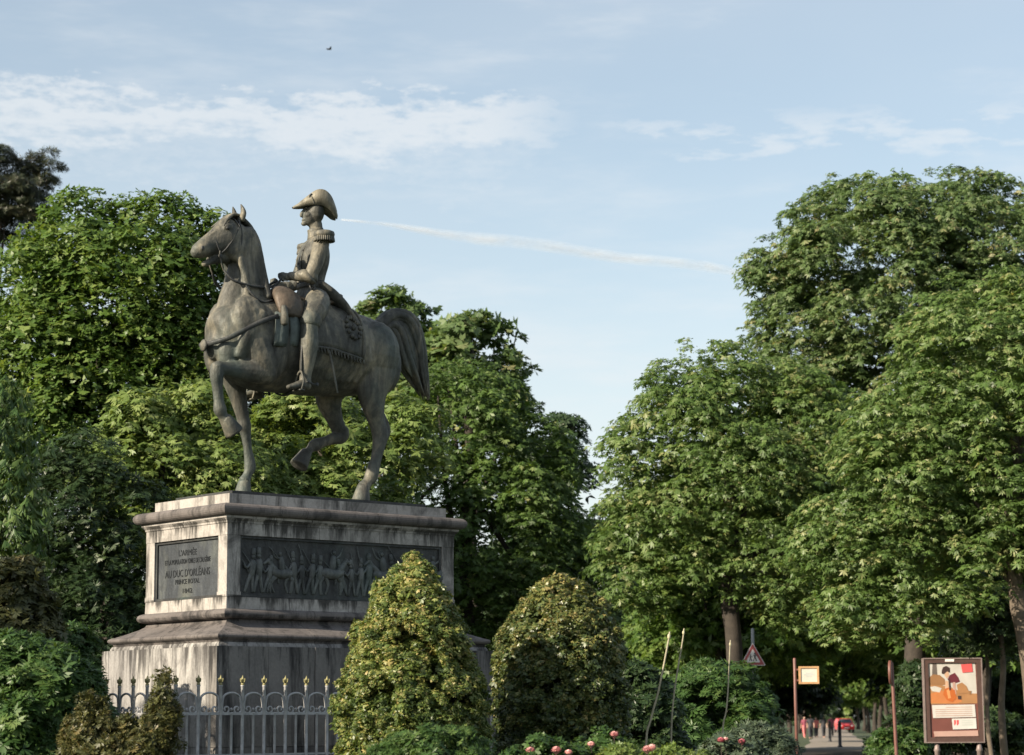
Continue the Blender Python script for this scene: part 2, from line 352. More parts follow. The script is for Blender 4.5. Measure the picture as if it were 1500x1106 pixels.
def crown(name, E, pads, per, pad_r, leaf, mat, parent, k=5, wr=.42, droop=.35, fan=2*math.pi, flat=.55, back=.45, shell=(.80, 1.0), fill=.18, tone=(.5, .2), zb=0., void=.45, ruff=.34, sprig=.22, tilt=.5, gap=0.):
    if gap:                                                  # keep the tufts apart so that each one reads
        cp, cn = ell_points(E, pads*3, shell, back, void, pad_r*5); pick = np.zeros(len(cp), bool); acc = np.empty((pads, 3)); na = 0; d2 = (gap*pad_r)**2
        for i in range(len(cp)):
            if na and (((acc[:na]-cp[i])**2).sum(1) < d2).any(): continue
            acc[na] = cp[i]; na += 1; pick[i] = True
            if na == pads: break
        pc, pn = cp[pick], cn[pick]; pads = len(pc)
    else: pc, pn = ell_points(E, pads, shell, back, void, pad_r*3.2)
    sz = pad_r*rng.uniform(.6, 1.2, pads)
    ns = int(pads*sprig); sp, sn = ell_points(E, max(ns, 1), (1.02, 1.13), back, 0)
    nf = max(1, int(pads*fill)); fp, fn = ell_points(E, nf, (.35, .75), 1.0)
    P = np.concatenate([pc, sp, fp]); Nn = np.concatenate([pn, sn, fn]); sz = np.concatenate([sz, pad_r*rng.uniform(.3, .62, len(sp)), pad_r*rng.uniform(1., 1.5, nf)])
    n = len(P); tn = rng.normal(0, .12, n)
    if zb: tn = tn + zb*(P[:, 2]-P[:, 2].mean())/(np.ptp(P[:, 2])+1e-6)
    me = bpy.data.meshes.new(name); me.vertices.add(n); me.vertices.foreach_set('co', P.astype(np.float32).ravel())
    rot = np.zeros((n, 3)); t = tilt*np.linalg.norm(Nn[:, :2], axis=1)*rng.uniform(.4, 1.2, n); ax = np.arctan2(Nn[:, 1], Nn[:, 0])
    for i in range(n):
        q = Quaternion((-math.sin(ax[i]), math.cos(ax[i]), 0), t[i]) @ Quaternion((0, 0, 1), rng.uniform(0, 6.28)); rot[i] = q.to_euler()
    for nm, tp, val in (('rot', 'FLOAT_VECTOR', rot), ('size', 'FLOAT_VECTOR', sz[:, None]*rng.uniform(.85, 1.15, (n, 3)))):
        a = me.attributes.new(nm, tp, 'POINT'); a.data.foreach_set('vector', val.astype(np.float32).ravel())
    a = me.attributes.new('pick', 'INT', 'POINT'); a.data.foreach_set('value', rng.integers(0, 6, n).astype(np.int32))
    a = me.attributes.new('tone', 'FLOAT', 'POINT'); a.data.foreach_set('value', tn.astype(np.float32))
    o = bpy.data.objects.new(name, me); link(o, parent); me.materials.append(mat)
    md = o.modifiers.new('leaves', 'NODES'); md.node_group = scatter_group(pad_library(per, leaf/pad_r, k, wr, droop, fan, flat, ruff, tone), mat)
    tag(o, kind='stuff'); return o, pc
def trunk_obj(parent, base, top, r0, r1, mat, name='trunk', wob=.15, seg=12):
    bm = bmesh.new(); base = Vector(base); top = Vector(top); pts = []
    for t in np.linspace(0, 1, 6):
        p = base.lerp(top, t) + Vector((random.uniform(-wob, wob), random.uniform(-wob, wob), 0))*(1 if 0 < t < 1 else 0)
        r = r0*(1-t)+r1*t + (r0*.35 if t == 0 else 0); pts.append((*p, r, r*random.uniform(.88, 1.1)))
    tube(bm, pts, 3, seg, (0, 1, 0), 0); return bm_obj(name, bm, mat, parent, True)
def limb_obj(parent, a, b, r0, mat):
    bm = bmesh.new(); a = Vector(a); b = Vector(b); mid = a.lerp(b, .5) + Vector((random.uniform(-.2, .2), random.uniform(-.2, .2), .25))*min(1, (b-a).length/4)
    tube(bm, [(*a, r0, r0), (*mid, r0*.65, r0*.65), (*b, r0*.2, r0*.2)], 4, 7, (0, 1, 0), 0); return bm_obj('limb', bm, mat, parent, True)
def tree(label, base, ells, D, pads, per, pad_r, leaf, mat, bark=BARK, r0=.28, name='chestnut_tree', ydepth=.85, limbs=6, trunk_top=None, group=None, lobes=26, shell=(.74, 1.04), gap=.8, sprig=.12, **kw):
    """ells: crown ellipsoids as photo pixels (cx, cy, rx, ry) at forward distance D"""
    base = Vector(base); t = thing(name, base, label, 'tree', group)
    E = []
    for e in ells:
        dd = D + (e[4] if len(e) > 4 else 0)
        c = at(e[0], e[1], dd) - base; s = dd/FPX; E.append((np.array(c), (e[2]*s, e[2]*s*ydepth, e[3]*s)))
    c_E = E[0]; E2 = lobes_of(E, lobes)
    cr, pc = crown('crown', E2, pads, per, pad_r, leaf, mat, t, shell=shell, gap=gap, sprig=sprig, **kw)
    c0 = Vector(E[0][0]); top = Vector(trunk_top)-base if trunk_top else Vector((c0.x*.6, c0.y*.6, c0.z + E[0][1][2]*.2))
    trunk_obj(t, (0, 0, -.1), top, r0, r0*.4, bark)
    for i in range(limbs):
        q = Vector(pc[rng.integers(len(pc))]); a = Vector((0, 0, 0)).lerp(top, random.uniform(.45, .9)); limb_obj(t, a, a.lerp(q, .9), r0*.35, bark)
    return t

# ------------------------------------------------------------------ ground, path
def ground():
    m, nt, p = new_mat('lawn and soil')
    a = nz(nt, .35, 6, .6); b = nz(nt, 7, 5, .65)
    c = ramp(nt, a, [(.35, (.028, .045, .014)), (.6, (.045, .065, .02)), (.75, (.06, .05, .03))])
    c = mixc(nt, .6, c, ramp(nt, b, [(.3, (.5,)*3), (.7, (1,)*3)]), 'MULTIPLY')
    nt.links.new(c, p.inputs['Base Color']); p.inputs['Roughness'].default_value = .95; bump(nt, p, b, .6, .04)
    bm = bmesh.new(); n = 40
    xs = [math.copysign(abs(t)**2.2*1500, t) for t in np.linspace(-1, 1, n)]; ys = [-300 + 3300*t**1.8 for t in np.linspace(0, 1, n)]
    g = [[bm.verts.new((x, y, 0)) for x in xs] for y in ys]
    for i in range(n-1):
        for j in range(n-1): bm.faces.new((g[i][j], g[i][j+1], g[i+1][j+1], g[i+1][j]))
    tag(bm_obj('ground', bm, m), kind='structure')
    pm = plain('pale gravel', (.21, .18, .15), .95, 0, .3, 1.4, .4)
    bm = bmesh.new(); rows = []
    for y in np.linspace(34, 420, 60):
        x = .62 + .1378*y; w = 1.75 + .12*math.sin(y*.21)
        rows.append([bm.verts.new((x-w, y, .004)), bm.verts.new((x, y, .03)), bm.verts.new((x+w, y, .004))])
    for A, B in zip(rows, rows[1:]):
        for k in (0, 1): bm.faces.new((A[k], A[k+1], B[k+1], B[k]))
    tag(bm_obj('path', bm, pm), kind='structure')
    # low stone edging along the path: one row per side
ground()

# ------------------------------------------------------------------ pedestal
AL = .7178; W_, L_ = 1.887, 3.6756; CORN = Vector((-3.5777, 28.0, 0))
RX = Vector((math.cos(AL), math.sin(AL), 0)); LX = Vector((-math.sin(AL), math.cos(AL), 0))
CTR = CORN + RX*L_/2 + LX*W_/2
HALF_L, HALF_W, TOPZ = L_/2, W_/2, 4.452
# local frame of pedestal and statue: +x where the horse heads, +y its left side
PED_RZ = math.atan2(-RX.y, -RX.x)
ped = thing('stone_pedestal', (CTR.x, CTR.y, 0), 'tall stained stone pedestal with dark bronze relief and inscription panels under the horseman', 'pedestal', rz=PED_RZ)

def ring_pts(e): return [(HALF_L+e, -HALF_W-e), (HALF_L+e, HALF_W+e), (-HALF_L-e, HALF_W+e), (-HALF_L-e, -HALF_W-e)]
def course(name, prof, mat, splits=(2, 4), gap=.004):
    """profile (e,z) closed, run round the four faces in mitred stone lengths"""
    for side in range(4):
        n = splits[0] if side % 2 == 0 else splits[1]
        cuts = [0] + sorted(random.uniform(-.06, .06) + (i/n) for i in range(1, n)) + [1]
        for a, b in zip(cuts, cuts[1:]):
            bm = bmesh.new(); rows = []
            for t, g in ((a, gap if a > 0 else 0), (b, -gap if b < 1 else 0)):
                row = []
                for e, z in prof:
                    P = ring_pts(e); p0 = Vector((*P[side], 0)); p1 = Vector((*P[(side+1) % 4], 0)); 
                    Q = ring_pts(0); q0 = Vector((*Q[side], 0)); q1 = Vector((*Q[(side+1) % 4], 0)); ln = (q1-q0).length
                    # cut planes stand square to the face except at the mitred corners
                    if t in (0, 1): v = p0 if t == 0 else p1
                    else:
                        d = (q1-q0).normalized(); s = t*ln + g; nrm = Vector((d.y, -d.x, 0))
                        v = q0 + d*s + nrm*e
                    row.append(bm.verts.new((v.x, v.y, z)))
                rows.append(row)
            A, B = rows; k = len(prof)
            for i in range(k): bm.faces.new((A[i], A[(i+1) % k], B[(i+1) % k], B[i]))
            bm.faces.new(A[::-1]); bm.faces.new(B)
            bm_obj(name, bm, mat, ped)
def arc(cx, cz, r, a0, a1, n=7, rz=None):
    return [(cx+r*math.cos(R_(a)), cz+(rz or r)*math.sin(R_(a))) for a in np.linspace(a0, a1, n)]
inner = -.30
# cap: concave top slope, fat roll, cavetto under it
course('cap_stone', [(inner, 4.452), (-.196, 4.452), (-.190, 4.425), (-.165, 4.375), (-.125, 4.335), (-.06, 4.312), (-.058, 4.300)] + arc(.062, 4.226, .074, 85, -80, 9) + [(.03, 4.150), (inner, 4.150)], STONE_CAP, (1, 3))
course('bed_moulding', [(inner, 4.150), (.052, 4.150), (.050, 4.125), (.030, 4.100), (.016, 4.085), (.014, 4.062), (inner, 4.062)], STONE, (2, 5))
course('frieze_stone', [(inner, 4.062), (.004, 4.062), (.004, 3.909), (inner, 3.909)], STONE, (3, 6), .003)
course('sill_stone', [(inner, 3.135), (.0, 3.135), (.004, 2.985), (inner, 2.985)], STONE, (2, 4), .003)
course('torus_stone', [(inner, 2.985), (.012, 2.985), (.03, 2.98)] + arc(.026, 2.922, .056, 80, -80, 8) + [(.0, 2.86), (inner, 2.86)], STONE_CAP, (1, 3))
course('shoulder_stone', [(inner, 2.86), (-.02, 2.86), (.0, 2.815), (.06, 2.775), (.17, 2.725), (.29, 2.675), (.33, 2.665)] + arc(.325, 2.635, .028, 80, -60, 5) + [(.30, 2.585), (.29, 2.56), (inner, 2.56)], STONE_CAP, (2, 3))
course('fascia_stone', [(inner, 2.56), (.305, 2.56), (.325, 2.525), (.325, 2.508), (inner, 2.508)], STONE_BASE, (2, 4))
# dado: core and four corner pilasters (with cap line and foot)
bm = bmesh.new(); box(bm, (-HALF_L+.075, -HALF_W+.075, .1), (HALF_L-.075, HALF_W-.075, 4.44)); bm_obj('core', bm, STONE, ped)
for sx in (-1, 1):
    for sy in (-1, 1):
        bm = bmesh.new(); w = .20
        box(bm, (sx*(HALF_L-w) if sx > 0 else -HALF_L, sy*(HALF_W-w) if sy > 0 else -HALF_W, 3.137), (HALF_L if sx > 0 else -HALF_L+w, HALF_W if sy > 0 else -HALF_W+w, 3.907))
        o = bm_obj('pilaster', bm, STONE, ped, bevel=.006)
        bm = bmesh.new(); e = .008
        box(bm, (sx*(HALF_L-w-e) if sx > 0 else -HALF_L-e, sy*(HALF_W-w-e) if sy > 0 else -HALF_W-e, 3.139), (HALF_L+e if sx > 0 else -HALF_L+w+e, HALF_W+e if sy > 0 else -HALF_W+w+e, 3.20))
        bm_obj('pilaster_foot', bm, STONE, ped, bevel=.005)
# big base slabs with open joints
def slabs():
    e = .398; P = ring_pts(e)
    for side in range(4):
        p0 = Vector((*P[side], 0)); p1 = Vector((*P[(side+1) % 4], 0)); ln = (p1-p0).length; d = (p1-p0).normalized(); nr = Vector((d.y, -d.x, 0))
        for z0, z1, n in ((1.285, 2.506, 3 if side % 2 == 0 else 6), (.02, 1.279, 3 if side % 2 == 0 else 5)):
            cuts = [0] + [(i/n + random.uniform(-.03, .03))*ln for i in range(1, n)] + [ln]
            for a, b in zip(cuts, cuts[1:]):
                bm = bmesh.new(); out = random.uniform(-.006, .006); mt = Matrix(((d.x, nr.x, 0, p0.x), (d.y, nr.y, 0, p0.y), (0, 0, 1, 0), (0, 0, 0, 1)))
                a2 = a + (.004 if a > 0 else (.0 if side % 2 else .16)); b2 = b - (.004 if b < ln else (.0 if side % 2 else .16))
                box(bm, (a2, -.16, z0), (b2, out, z1), mt); bm_obj('base_slab', bm, STONE_DARK if side == 1 else STONE_BASE, ped, bevel=.006)
    bm = bmesh.new(); box(bm, (-HALF_L-.23, -HALF_W-.23, 0), (HALF_L+.23, HALF_W+.23, 2.50)); bm_obj('base_core', bm, STONE_BASE, ped)
slabs()
# inscription panel on the short end, facing the way the horse looks
SLATE = bronze_mat('slate blue bronze', (.03, .036, .043), (.052, .06, .07), (.10, .112, .12), (.15, .16, .135))
def panel_frame(bm, w, z0, z1, t=.03, d=.02):
    for a, b, c, e in ((-w, -w+t, z0, z1), (w-t, w, z0, z1), (-w+t, w-t, z0, z0+t), (-w+t, w-t, z1-t, z1)): box(bm, (a, 0, c), (b, d, e))
def face_mtx(end):
    if end: return Matrix(((0, 1, 0, HALF_L-.07), (-1, 0, 0, 0), (0, 0, 1, 0), (0, 0, 0, 1)))         # local x runs to the viewer's right, y out of the face
    return Matrix(((1, 0, 0, 0), (0, 1, 0, HALF_W-.07), (0, 0, 1, 0), (0, 0, 0, 1)))
def place(o, mt): o.matrix_local = mt; return o
E1 = Matrix.Translation((HALF_L-.07, 0, 0)) @ Matrix.Rotation(-math.pi/2, 4, 'Z')    # x -> -y... y -> +x (out)
E1 = Matrix(((0, 1, 0, HALF_L-.07), (1, 0, 0, 0), (0, 0, 1, 0), (0, 0, 0, 1)))
PW, Z0, Z1 = HALF_W-.205, 3.140, 3.905
bm = bmesh.new(); box(bm, (HALF_L-.073, -PW, Z0), (HALF_L-.045, PW, Z1)); insc = bm_obj('inscription_panel', bm, SLATE, ped)
bm = bmesh.new(); t = .03
for a, b, c, e in ((-PW, -PW+t, Z0, Z1), (PW-t, PW, Z0, Z1), (-PW+t, PW-t, Z0, Z0+t), (-PW+t, PW-t, Z1-t, Z1)): box(bm, (HALF_L-.046, a, c), (HALF_L-.022, b, e))
bm_obj('panel_frame', bm, BRONZE_DARK, insc, bevel=.005)
LETTER = plain('letter bronze', (.024, .028, .033), .5, .3, .2)
def text_obj(name, body, size, mat, parent, mtx, extrude=.004, width=None):
    cu = bpy.data.curves.new(name, 'FONT'); cu.body = body; cu.size = size; cu.align_x = 'CENTER'; cu.extrude = extrude; cu.resolution_u = 2
    o = bpy.data.objects.new(name+'_raw', cu); COL.objects.link(o)
    me = bpy.data.meshes.new_from_object(o.evaluated_get(bpy.context.evaluated_depsgraph_get())); bpy.data.objects.remove(o); bpy.data.curves.remove(cu)
    if width:
        xs = [v.co.x for v in me.vertices]; k = width/(max(xs)-min(xs))
        for v in me.vertices: v.co.x *= k
    me.name = name; me.materials.clear(); ob = mesh_obj(name, me, mat, parent); ob.matrix_local = mtx; return ob
for body, zc, size, wd in (("L'ARMÉE", 3.745, .105, .42), ("ET LA POPULATION CIVILE DE L'ALGÉRIE", 3.635, .09, 1.06), ("AU DUC D'ORLÉANS", 3.485, .135, 1.04), ("PRINCE ROYAL", 3.375, .09, .56), ("1842", 3.255, .085, .22)):
    # reading direction: viewer looks along -x at this face, so text x runs along +y
    mt = Matrix(((0, 0, 1, HALF_L-.043), (1, 0, 0, -.02), (0, 1, 0, zc-size*.36), (0, 0, 0, 1)))
    text_obj('inscription', body, size, LETTER, insc, mt, .005, wd)
# battle relief on the long side
PL = HALF_L-.205
bm = bmesh.new(); box(bm, (-PL, HALF_W-.073, Z0), (PL, HALF_W-.045, Z1)); rel = bm_obj('relief_panel', bm, BRONZE_DARK, ped)
bm = bmesh.new()
for a, b, c, e in ((-PL, -PL+t, Z0, Z1), (PL-t, PL, Z0, Z1), (-PL+t, PL-t, Z0, Z0+t), (-PL+t, PL-t, Z1-t, Z1)): box(bm, (a, HALF_W-.046, c), (b, HALF_W-.018, e))
bm_obj('panel_frame', bm, BRONZE_DARK, rel, bevel=.005)
RELIEF = bronze_mat('relief bronze', (.045, .05, .052), (.10, .11, .108), (.19, .20, .195), (.10, .14, .13))
yf = HALF_W-.043
def soldier(x, s, lean, gun):
    bm = bmesh.new(); z = Z0+.07; g = lambda dx, dz, r, dy=.0: (x+dx*s+lean*dz*s, yf+dy, z+dz*s, r*s, r*s)
    tube(bm, [g(-.05, 0, .02), g(-.03, .12, .026), g(-.005, .22, .036)], 2, 6); tube(bm, [g(.07, 0, .02), g(.04, .12, .026), g(.005, .22, .036)], 2, 6)
    tube(bm, [g(0, .2, .04), g(0, .3, .055), g(0, .38, .045)], 2, 7); blob(bm, g(0, .44, 0)[:3], (.032*s, .032*s, .038*s), seg=7)
    tube(bm, [g(0, .47, .036), g(0, .53, .03)], 1, 6)
    tube(bm, [g(.03, .36, .02, .01), g(.09, .29, .018, .02), g(.13, .33, .016, .02)], 2, 5)
    a, b = gun; tube(bm, [g(.12-a*.1, .33-b*.1, .008, .02), g(.12+a*.33, .33+b*.33, .006, .015)], 1, 5)
    bm_obj('relief_soldier', bm, RELIEF, rel, True)
def relief_horse(x, s, d=1):
    bm = bmesh.new(); z = Z0+.07; g = lambda dx, dz, r: (x+d*dx*s, yf, z+dz*s, r*s, r*s)
    tube(bm, [g(-.16, .27, .05), g(-.1, .27, .075), g(.05, .26, .07), g(.15, .29, .06)], 3, 8)
    tube(bm, [g(.12, .31, .055), g(.2, .40, .035), g(.235, .45, .03)], 2, 7); tube(bm, [g(.22, .45, .032), g(.31, .39, .017)], 2, 6)
    for a, b, c in ((-.15, -.19, -.16), (-.1, -.06, -.1), (.1, .18, .13), (.14, .22, .24)): tube(bm, [g(a, .22, .035), g(b, .12, .02), g(c, .0, .015)], 2, 6)
    tube(bm, [g(-.17, .3, .02), g(-.24, .26, .02), g(-.25, .14, .01)], 2, 5)
    tube(bm, [g(0, .32, .045), g(.01, .42, .05), g(.02, .49, .035)], 2, 7); blob(bm, g(.03, .54, 0)[:3], (.03*s, .03*s, .036*s), seg=7)
    tube(bm, [g(0, .33, .03), g(.06, .22, .022), g(.05, .13, .015)], 2, 6); tube(bm, [g(.03, .46, .018), g(.12, .5, .015), g(.18, .62, .006)], 2, 5)
    bm_obj('relief_rider', bm, RELIEF, rel, True)
x = PL-.16; k = 0
while x > -PL+.1:
    if k % 5 == 3: relief_horse(x-.1, random.uniform(.9, 1.05), random.choice((1, 1, -1))); x -= .30
    else: soldier(x, random.uniform(.85, 1.08), random.uniform(-.15, .25), (random.uniform(.1, .8), random.uniform(.4, 1))); x -= random.uniform(.105, .15)
    k += 1

# ------------------------------------------------------------------ iron fence round the pedestal
def fence():
    A, B = 1.36, 1.0
    c0 = CORN - RX*A - LX*B
    f = thing('iron_fence', (c0.x, c0.y, 0), 'grey iron railing with gilded spear tips and scrolls around the stone pedestal', 'fence', rz=AL)
    GREY = IRON; sp = .312
    bars_r, bars_l = 19, 11
    def finial(bar, p):
        bm = bmesh.new(); M_ = Matrix.Translation(p)
        lathe(bm, [(.012, 0), (.022, .008), (.024, .02), (.012, .032), (.014, .045), (.023, .062), (.019, .08), (.009, .105), (.002, .125)], 8, M_)
        for a in range(4):
            w = a*math.pi/2 + .4; d = Vector((math.cos(w), math.sin(w), 0)); q = Vector(p)
            tube(bm, [(*(q+Vector((0, 0, .03))), .008, .008), (*(q+d*.03+Vector((0, 0, .05))), .007, .007), (*(q+d*.032+Vector((0, 0, .085))), .005, .005)], 2, 5)
        bm_obj('finial', bm, GOLD, bar, True)
    top = 2.02
    protos = {}
    def bar(pos, tall):
        if tall not in protos:
            bm = bmesh.new(); r = .020 if tall else .016; h = top if tall else 1.70
            lathe(bm, [(r*1.5, -.02), (r*1.5, .05), (r, .07), (r, h*.5), (r*1.35, h*.5+.01), (r*1.35, h*.5+.04), (r, h*.5+.05), (r, h-.02), (r*1.3, h-.01), (r*1.3, h)], 9)
            o = bm_obj('bar', bm, GREY, f, True); protos[tall] = o
            if tall: finial(o, (0, 0, top-.005))
        else:
            src = protos[tall]; o = src.copy(); link(o, f)
            for ch in src.children: c = ch.copy(); link(c, o)
        o.location = pos; return o
    scroll_me = None
    def scroll(a, b):
        nonlocal scroll_me
        d = (Vector(b)-Vector(a)); ang = math.atan2(d.y, d.x)
        if scroll_me is None:
            bm = bmesh.new(); w = sp
            # arch springing from the bars, its feet curling inwards over the rail
            pts = [(-w/2+.02, 0, 1.70), (-w/2+.025, 0, 1.80)] + [(w/2*.78*math.cos(R_(q)), 0, 1.855+.075*math.sin(R_(q))) for q in np.linspace(165, 15, 9)] + [(w/2-.025, 0, 1.80), (w/2-.02, 0, 1.70)]
            tube(bm, [(*p, .014, .014) for p in pts], 2, 6)
            for s in (-1, 1):
                cu = [(s*(w/2-.025), 0, 1.83)]
                for q in np.linspace(0, 400, 14):
                    rr = .058*(1-q/560); cu.append((s*(.078+rr*math.cos(R_(q))), 0, 1.735-rr*math.sin(R_(q))))
                tube(bm, [(*p, .012, .012) for p in cu], 2, 6)
            blob(bm, (0, 0, 1.735), (.017, .017, .022), seg=7)
            o = bm_obj('scroll', bm, GREY, f, True); scroll_me = o
        else: o = scroll_me.copy(); link(o, f)
        o.location = (Vector(a)+Vector(b))/2; o.rotation_euler = (0, 0, ang)
    def run(dirv, n):
        for i in range(n):
            p = dirv*sp*i
            if i or dirv.x: bar(p, True)
            if i < n-1: bar(p+dirv*sp/2, False); scroll(p, p+dirv*sp)
        for z, r in ((1.685, .016), (1.20, .012), (.22, .016)):
            bm = bmesh.new(); e = dirv*sp*(n-1); nrm = Vector((-dirv.y, dirv.x, 0))*r*.7
            q = [Vector((0, 0, z))-nrm, Vector((0, 0, z))+nrm, e+Vector((0, 0, z))+nrm, e+Vector((0, 0, z))-nrm]
            lo = [bm.verts.new(v-Vector((0, 0, r))) for v in q]; hi = [bm.verts.new(v+Vector((0, 0, r))) for v in q]
            bm.faces.new(lo); bm.faces.new(hi)
            for i in range(4): bm.faces.new((lo[i], lo[(i+1) % 4], hi[(i+1) % 4], hi[i]))
            bm_obj('rail', bm, GREY, f)
    run(Vector((1, 0, 0)), bars_r); run(Vector((0, 1, 0)), bars_l)
fence()

# ------------------------------------------------------------------ bronze horse and rider (x ahead, y to the horse's left, z up from the pedestal top)
def statue():
    st = thing('equestrian_statue', (CTR.x, CTR.y, TOPZ), 'weathered bronze statue of an officer in a bicorne riding a high-stepping horse', 'statue', rz=PED_RZ)
    bm = bmesh.new(); box(bm, (-1.58, -.66, 0), (1.58, .66, .05)); bm_obj('base_plate', bm, BRONZE_DARK, st, bevel=.012)
    # ---- horse body: trunk, neck, head and legs grown together
    TR = [(1.46, 1.97, .16, .14), (1.38, 1.99, .36, .27), (1.18, 2.07, .55, .39), (.85, 2.13, .655, .455), (.4, 2.135, .655, .50), (-.1, 2.13, .645, .53), (-.55, 2.125, .61, .525), (-.9, 2.13, .56, .50), (-1.2, 2.13, .49, .42), (-1.38, 2.12, .36, .32), (-1.47, 2.1, .16, .16)]
    TRI = crom([(x, 0, z, b, a) for x, z, b, a in TR], 8)
    def surf(x, ang, off=0.):
        """point on the trunk at station x; ang from the top (0) down the left side (90 = flank)"""
        i = int(np.argmin(abs(TRI[:, 0]-x))); _, _, z, b, a = TRI[i]
        return Vector((x, (a+off)*math.sin(R_(ang)), z+(b+off)*math.cos(R_(ang))))
    bm = bmesh.new()
    tube(bm, [(x, 0, z, a, b) for x, z, b, a in TR], 4, 24)
    blob(bm, (.5, 0, 2.66), (.5, .17, .19))                                     # withers
    tube(bm, [(.98, 0, 2.2, .33, .46), (.965, 0, 2.45, .275, .445), (.955, 0, 2.7, .23, .40), (.955, 0, 2.95, .20, .32), (.95, 0, 3.2, .18, .25), (.975, 0, 3.42, .16, .235), (1.03, 0, 3.58, .14, .20)], 5, 20)
    tube(bm, [(1.08, 0, 3.56, .13, .18), (1.18, 0, 3.51, .178, .275), (1.29, 0, 3.45, .185, .275), (1.42, 0, 3.40, .145, .205), (1.55, 0, 3.345, .112, .148), (1.66, 0, 3.28, .108, .12), (1.735, 0, 3.235, .10, .10), (1.765, 0, 3.215, .07, .075)], 5, 18, cap=.8)
    tube(bm, [(1.28, 0, 3.24, .10, .11), (1.42, 0, 3.185, .075, .07), (1.54, 0, 3.125, .058, .045), (1.62, 0, 3.085, .052, .042)], 4, 12, cap=.8)   # lower jaw, mouth open
    for s in (-1, 1):
        blob(bm, (1.345, s*.14, 3.60), (.075, .045, .05)); blob(bm, (1.19, s*.10, 3.33), (.165, .095, .18)); tube(bm, [(1.40, s*.09, 3.585, .022), (1.58, s*.065, 3.47, .02)], 1, 8)       # brow, cheek
        blob(bm, (1.705, s*.085, 3.275), (.05, .032, .045)); tube(bm, [(1.36, s*.10, 3.45, .02), (1.58, s*.085, 3.33, .016)], 1, 8)
        blob(bm, (1.05, s*.27, 2.28), (.30, .19, .42), Quaternion((0, 1, 0), R_(18)))                              # shoulder
        blob(bm, (1.33, s*.15, 1.95), (.16, .15, .30))                                                              # breast
        blob(bm, (-1.0, s*.25, 2.15), (.40, .29, .44)); blob(bm, (-1.22, s*.2, 2.0), (.25, .22, .4))               # haunch
    for s in (-1, 1):
        tube(bm, [(.95, s*.40, 2.45, .06, .09), (1.15, s*.38, 2.15, .07, .12), (1.24, s*.30, 1.85, .05, .09)], 3, 10)       # shoulder ridge
        tube(bm, [(.62, s*.44, 2.1, .04, .14), (.72, s*.40, 1.8, .06, .16), (.80, s*.34, 1.62, .05, .1)], 3, 10)
        tube(bm, [(-.72, s*.36, 2.32, .07, .09), (-.62, s*.40, 2.05, .06, .1), (-.60, s*.36, 1.8, .05, .09)], 3, 10)
        tube(bm, [(-1.28, s*.26, 2.3, .08, .1), (-1.34, s*.27, 2.0, .08, .1), (-1.2, s*.28, 1.7, .06, .08)], 3, 10)
        tube(bm, [(1.16, s*.15, 3.2, .05, .06), (1.1, s*.2, 2.9, .045, .05), (1.12, s*.25, 2.6, .05, .06), (1.2, s*.27, 2.35, .05, .06)], 3, 10)
        tube(bm, [(.86, s*.15, 3.4, .035, .04), (.80, s*.19, 3.0, .04, .05), (.78, s*.27, 2.7, .05, .06)], 3, 10)
        for k in range(5): tube(bm, [(-.15-k*.13, s*.47, 2.3, .03, .03), (-.2-k*.13, s*.50, 1.98, .035, .035), (-.12-k*.12, s*.36, 1.68, .03, .03)], 3, 8)
    L = .29
    # raised near foreleg
    tube(bm, [(1.02, L, 2.15, .17, .26), (.90, L+.03, 1.85, .17, .22), (.83, L+.04, 1.70, .15, .19)], 4, 14)
    tube(bm, [(.80, L+.04, 1.68, .15, .17), (1.0, L+.02, 1.685, .135, .165), (1.25, L, 1.68, .10, .125), (1.47, L, 1.672, .085, .092), (1.585, L, 1.672, .092, .098)], 4, 14)
    tube(bm, [(1.59, L, 1.70, .092, .088), (1.595, L, 1.57, .088, .095), (1.58, L, 1.42, .062, .078), (1.555, L, 1.24, .06, .074), (1.535, L, 1.13, .076, .095), (1.49, L, 1.05, .062, .07), (1.445, L, 1.005, .085, .088)], 4, 12)
    # standing far foreleg
    tube(bm, [(1.05, -.26, 2.0, .18, .26), (.96, -.28, 1.7, .15, .18), (.88, -.27, 1.42, .105, .125), (.80, -.27, 1.15, .082, .09), (.775, -.27, 1.03, .088, .098), (.745, -.27, .9, .062, .07), (.71, -.27, .70, .052, .064), (.675, -.27, .50, .07, .085), (.715, -.27, .385, .056, .062), (.76, -.27, .30, .078, .085)], 4, 14)
    # standing near hind leg
    tube(bm, [(-1.05, .24, 2.2, .24, .36), (-.99, .28, 1.88, .21, .33), (-.93, .30, 1.62, .165, .26), (-.95, .30, 1.40, .13, .185), (-1.02, .29, 1.18, .092, .128), (-1.085, .28, 1.02, .088, .13), (-1.07, .28, .88, .078, .105), (-1.02, .28, .68, .063, .082), (-.935, .28, .43, .082, .10), (-.87, .28, .345, .066, .074), (-.81, .28, .27, .088, .095)], 4, 14)
    tube(bm, [(-1.06, .29, 1.38, .035, .035), (-1.21, .285, 1.10, .045, .05), (-1.15, .28, .92, .045, .045)], 3, 8)      # point of hock
    # raised far hind leg
    tube(bm, [(-.85, -.22, 2.05, .22, .34), (-.68, -.27, 1.72, .19, .27), (-.64, -.29, 1.50, .15, .20), (-.72, -.28, 1.27, .10, .132), (-.81, -.28, 1.10, .084, .11)], 4, 14)
    tube(bm, [(-.87, -.28, 1.13, .076, .09), (-.85, -.28, 1.02, .082, .10), (-.72, -.28, .985, .072, .085), (-.55, -.28, .925, .062, .07), (-.39, -.28, .865, .08, .09), (-.31, -.28, .80, .056, .058), (-.25, -.28, .735, .076, .08)], 4, 12)
    horse = remesh('horse', bm, .0145, BRONZE, st, 3)
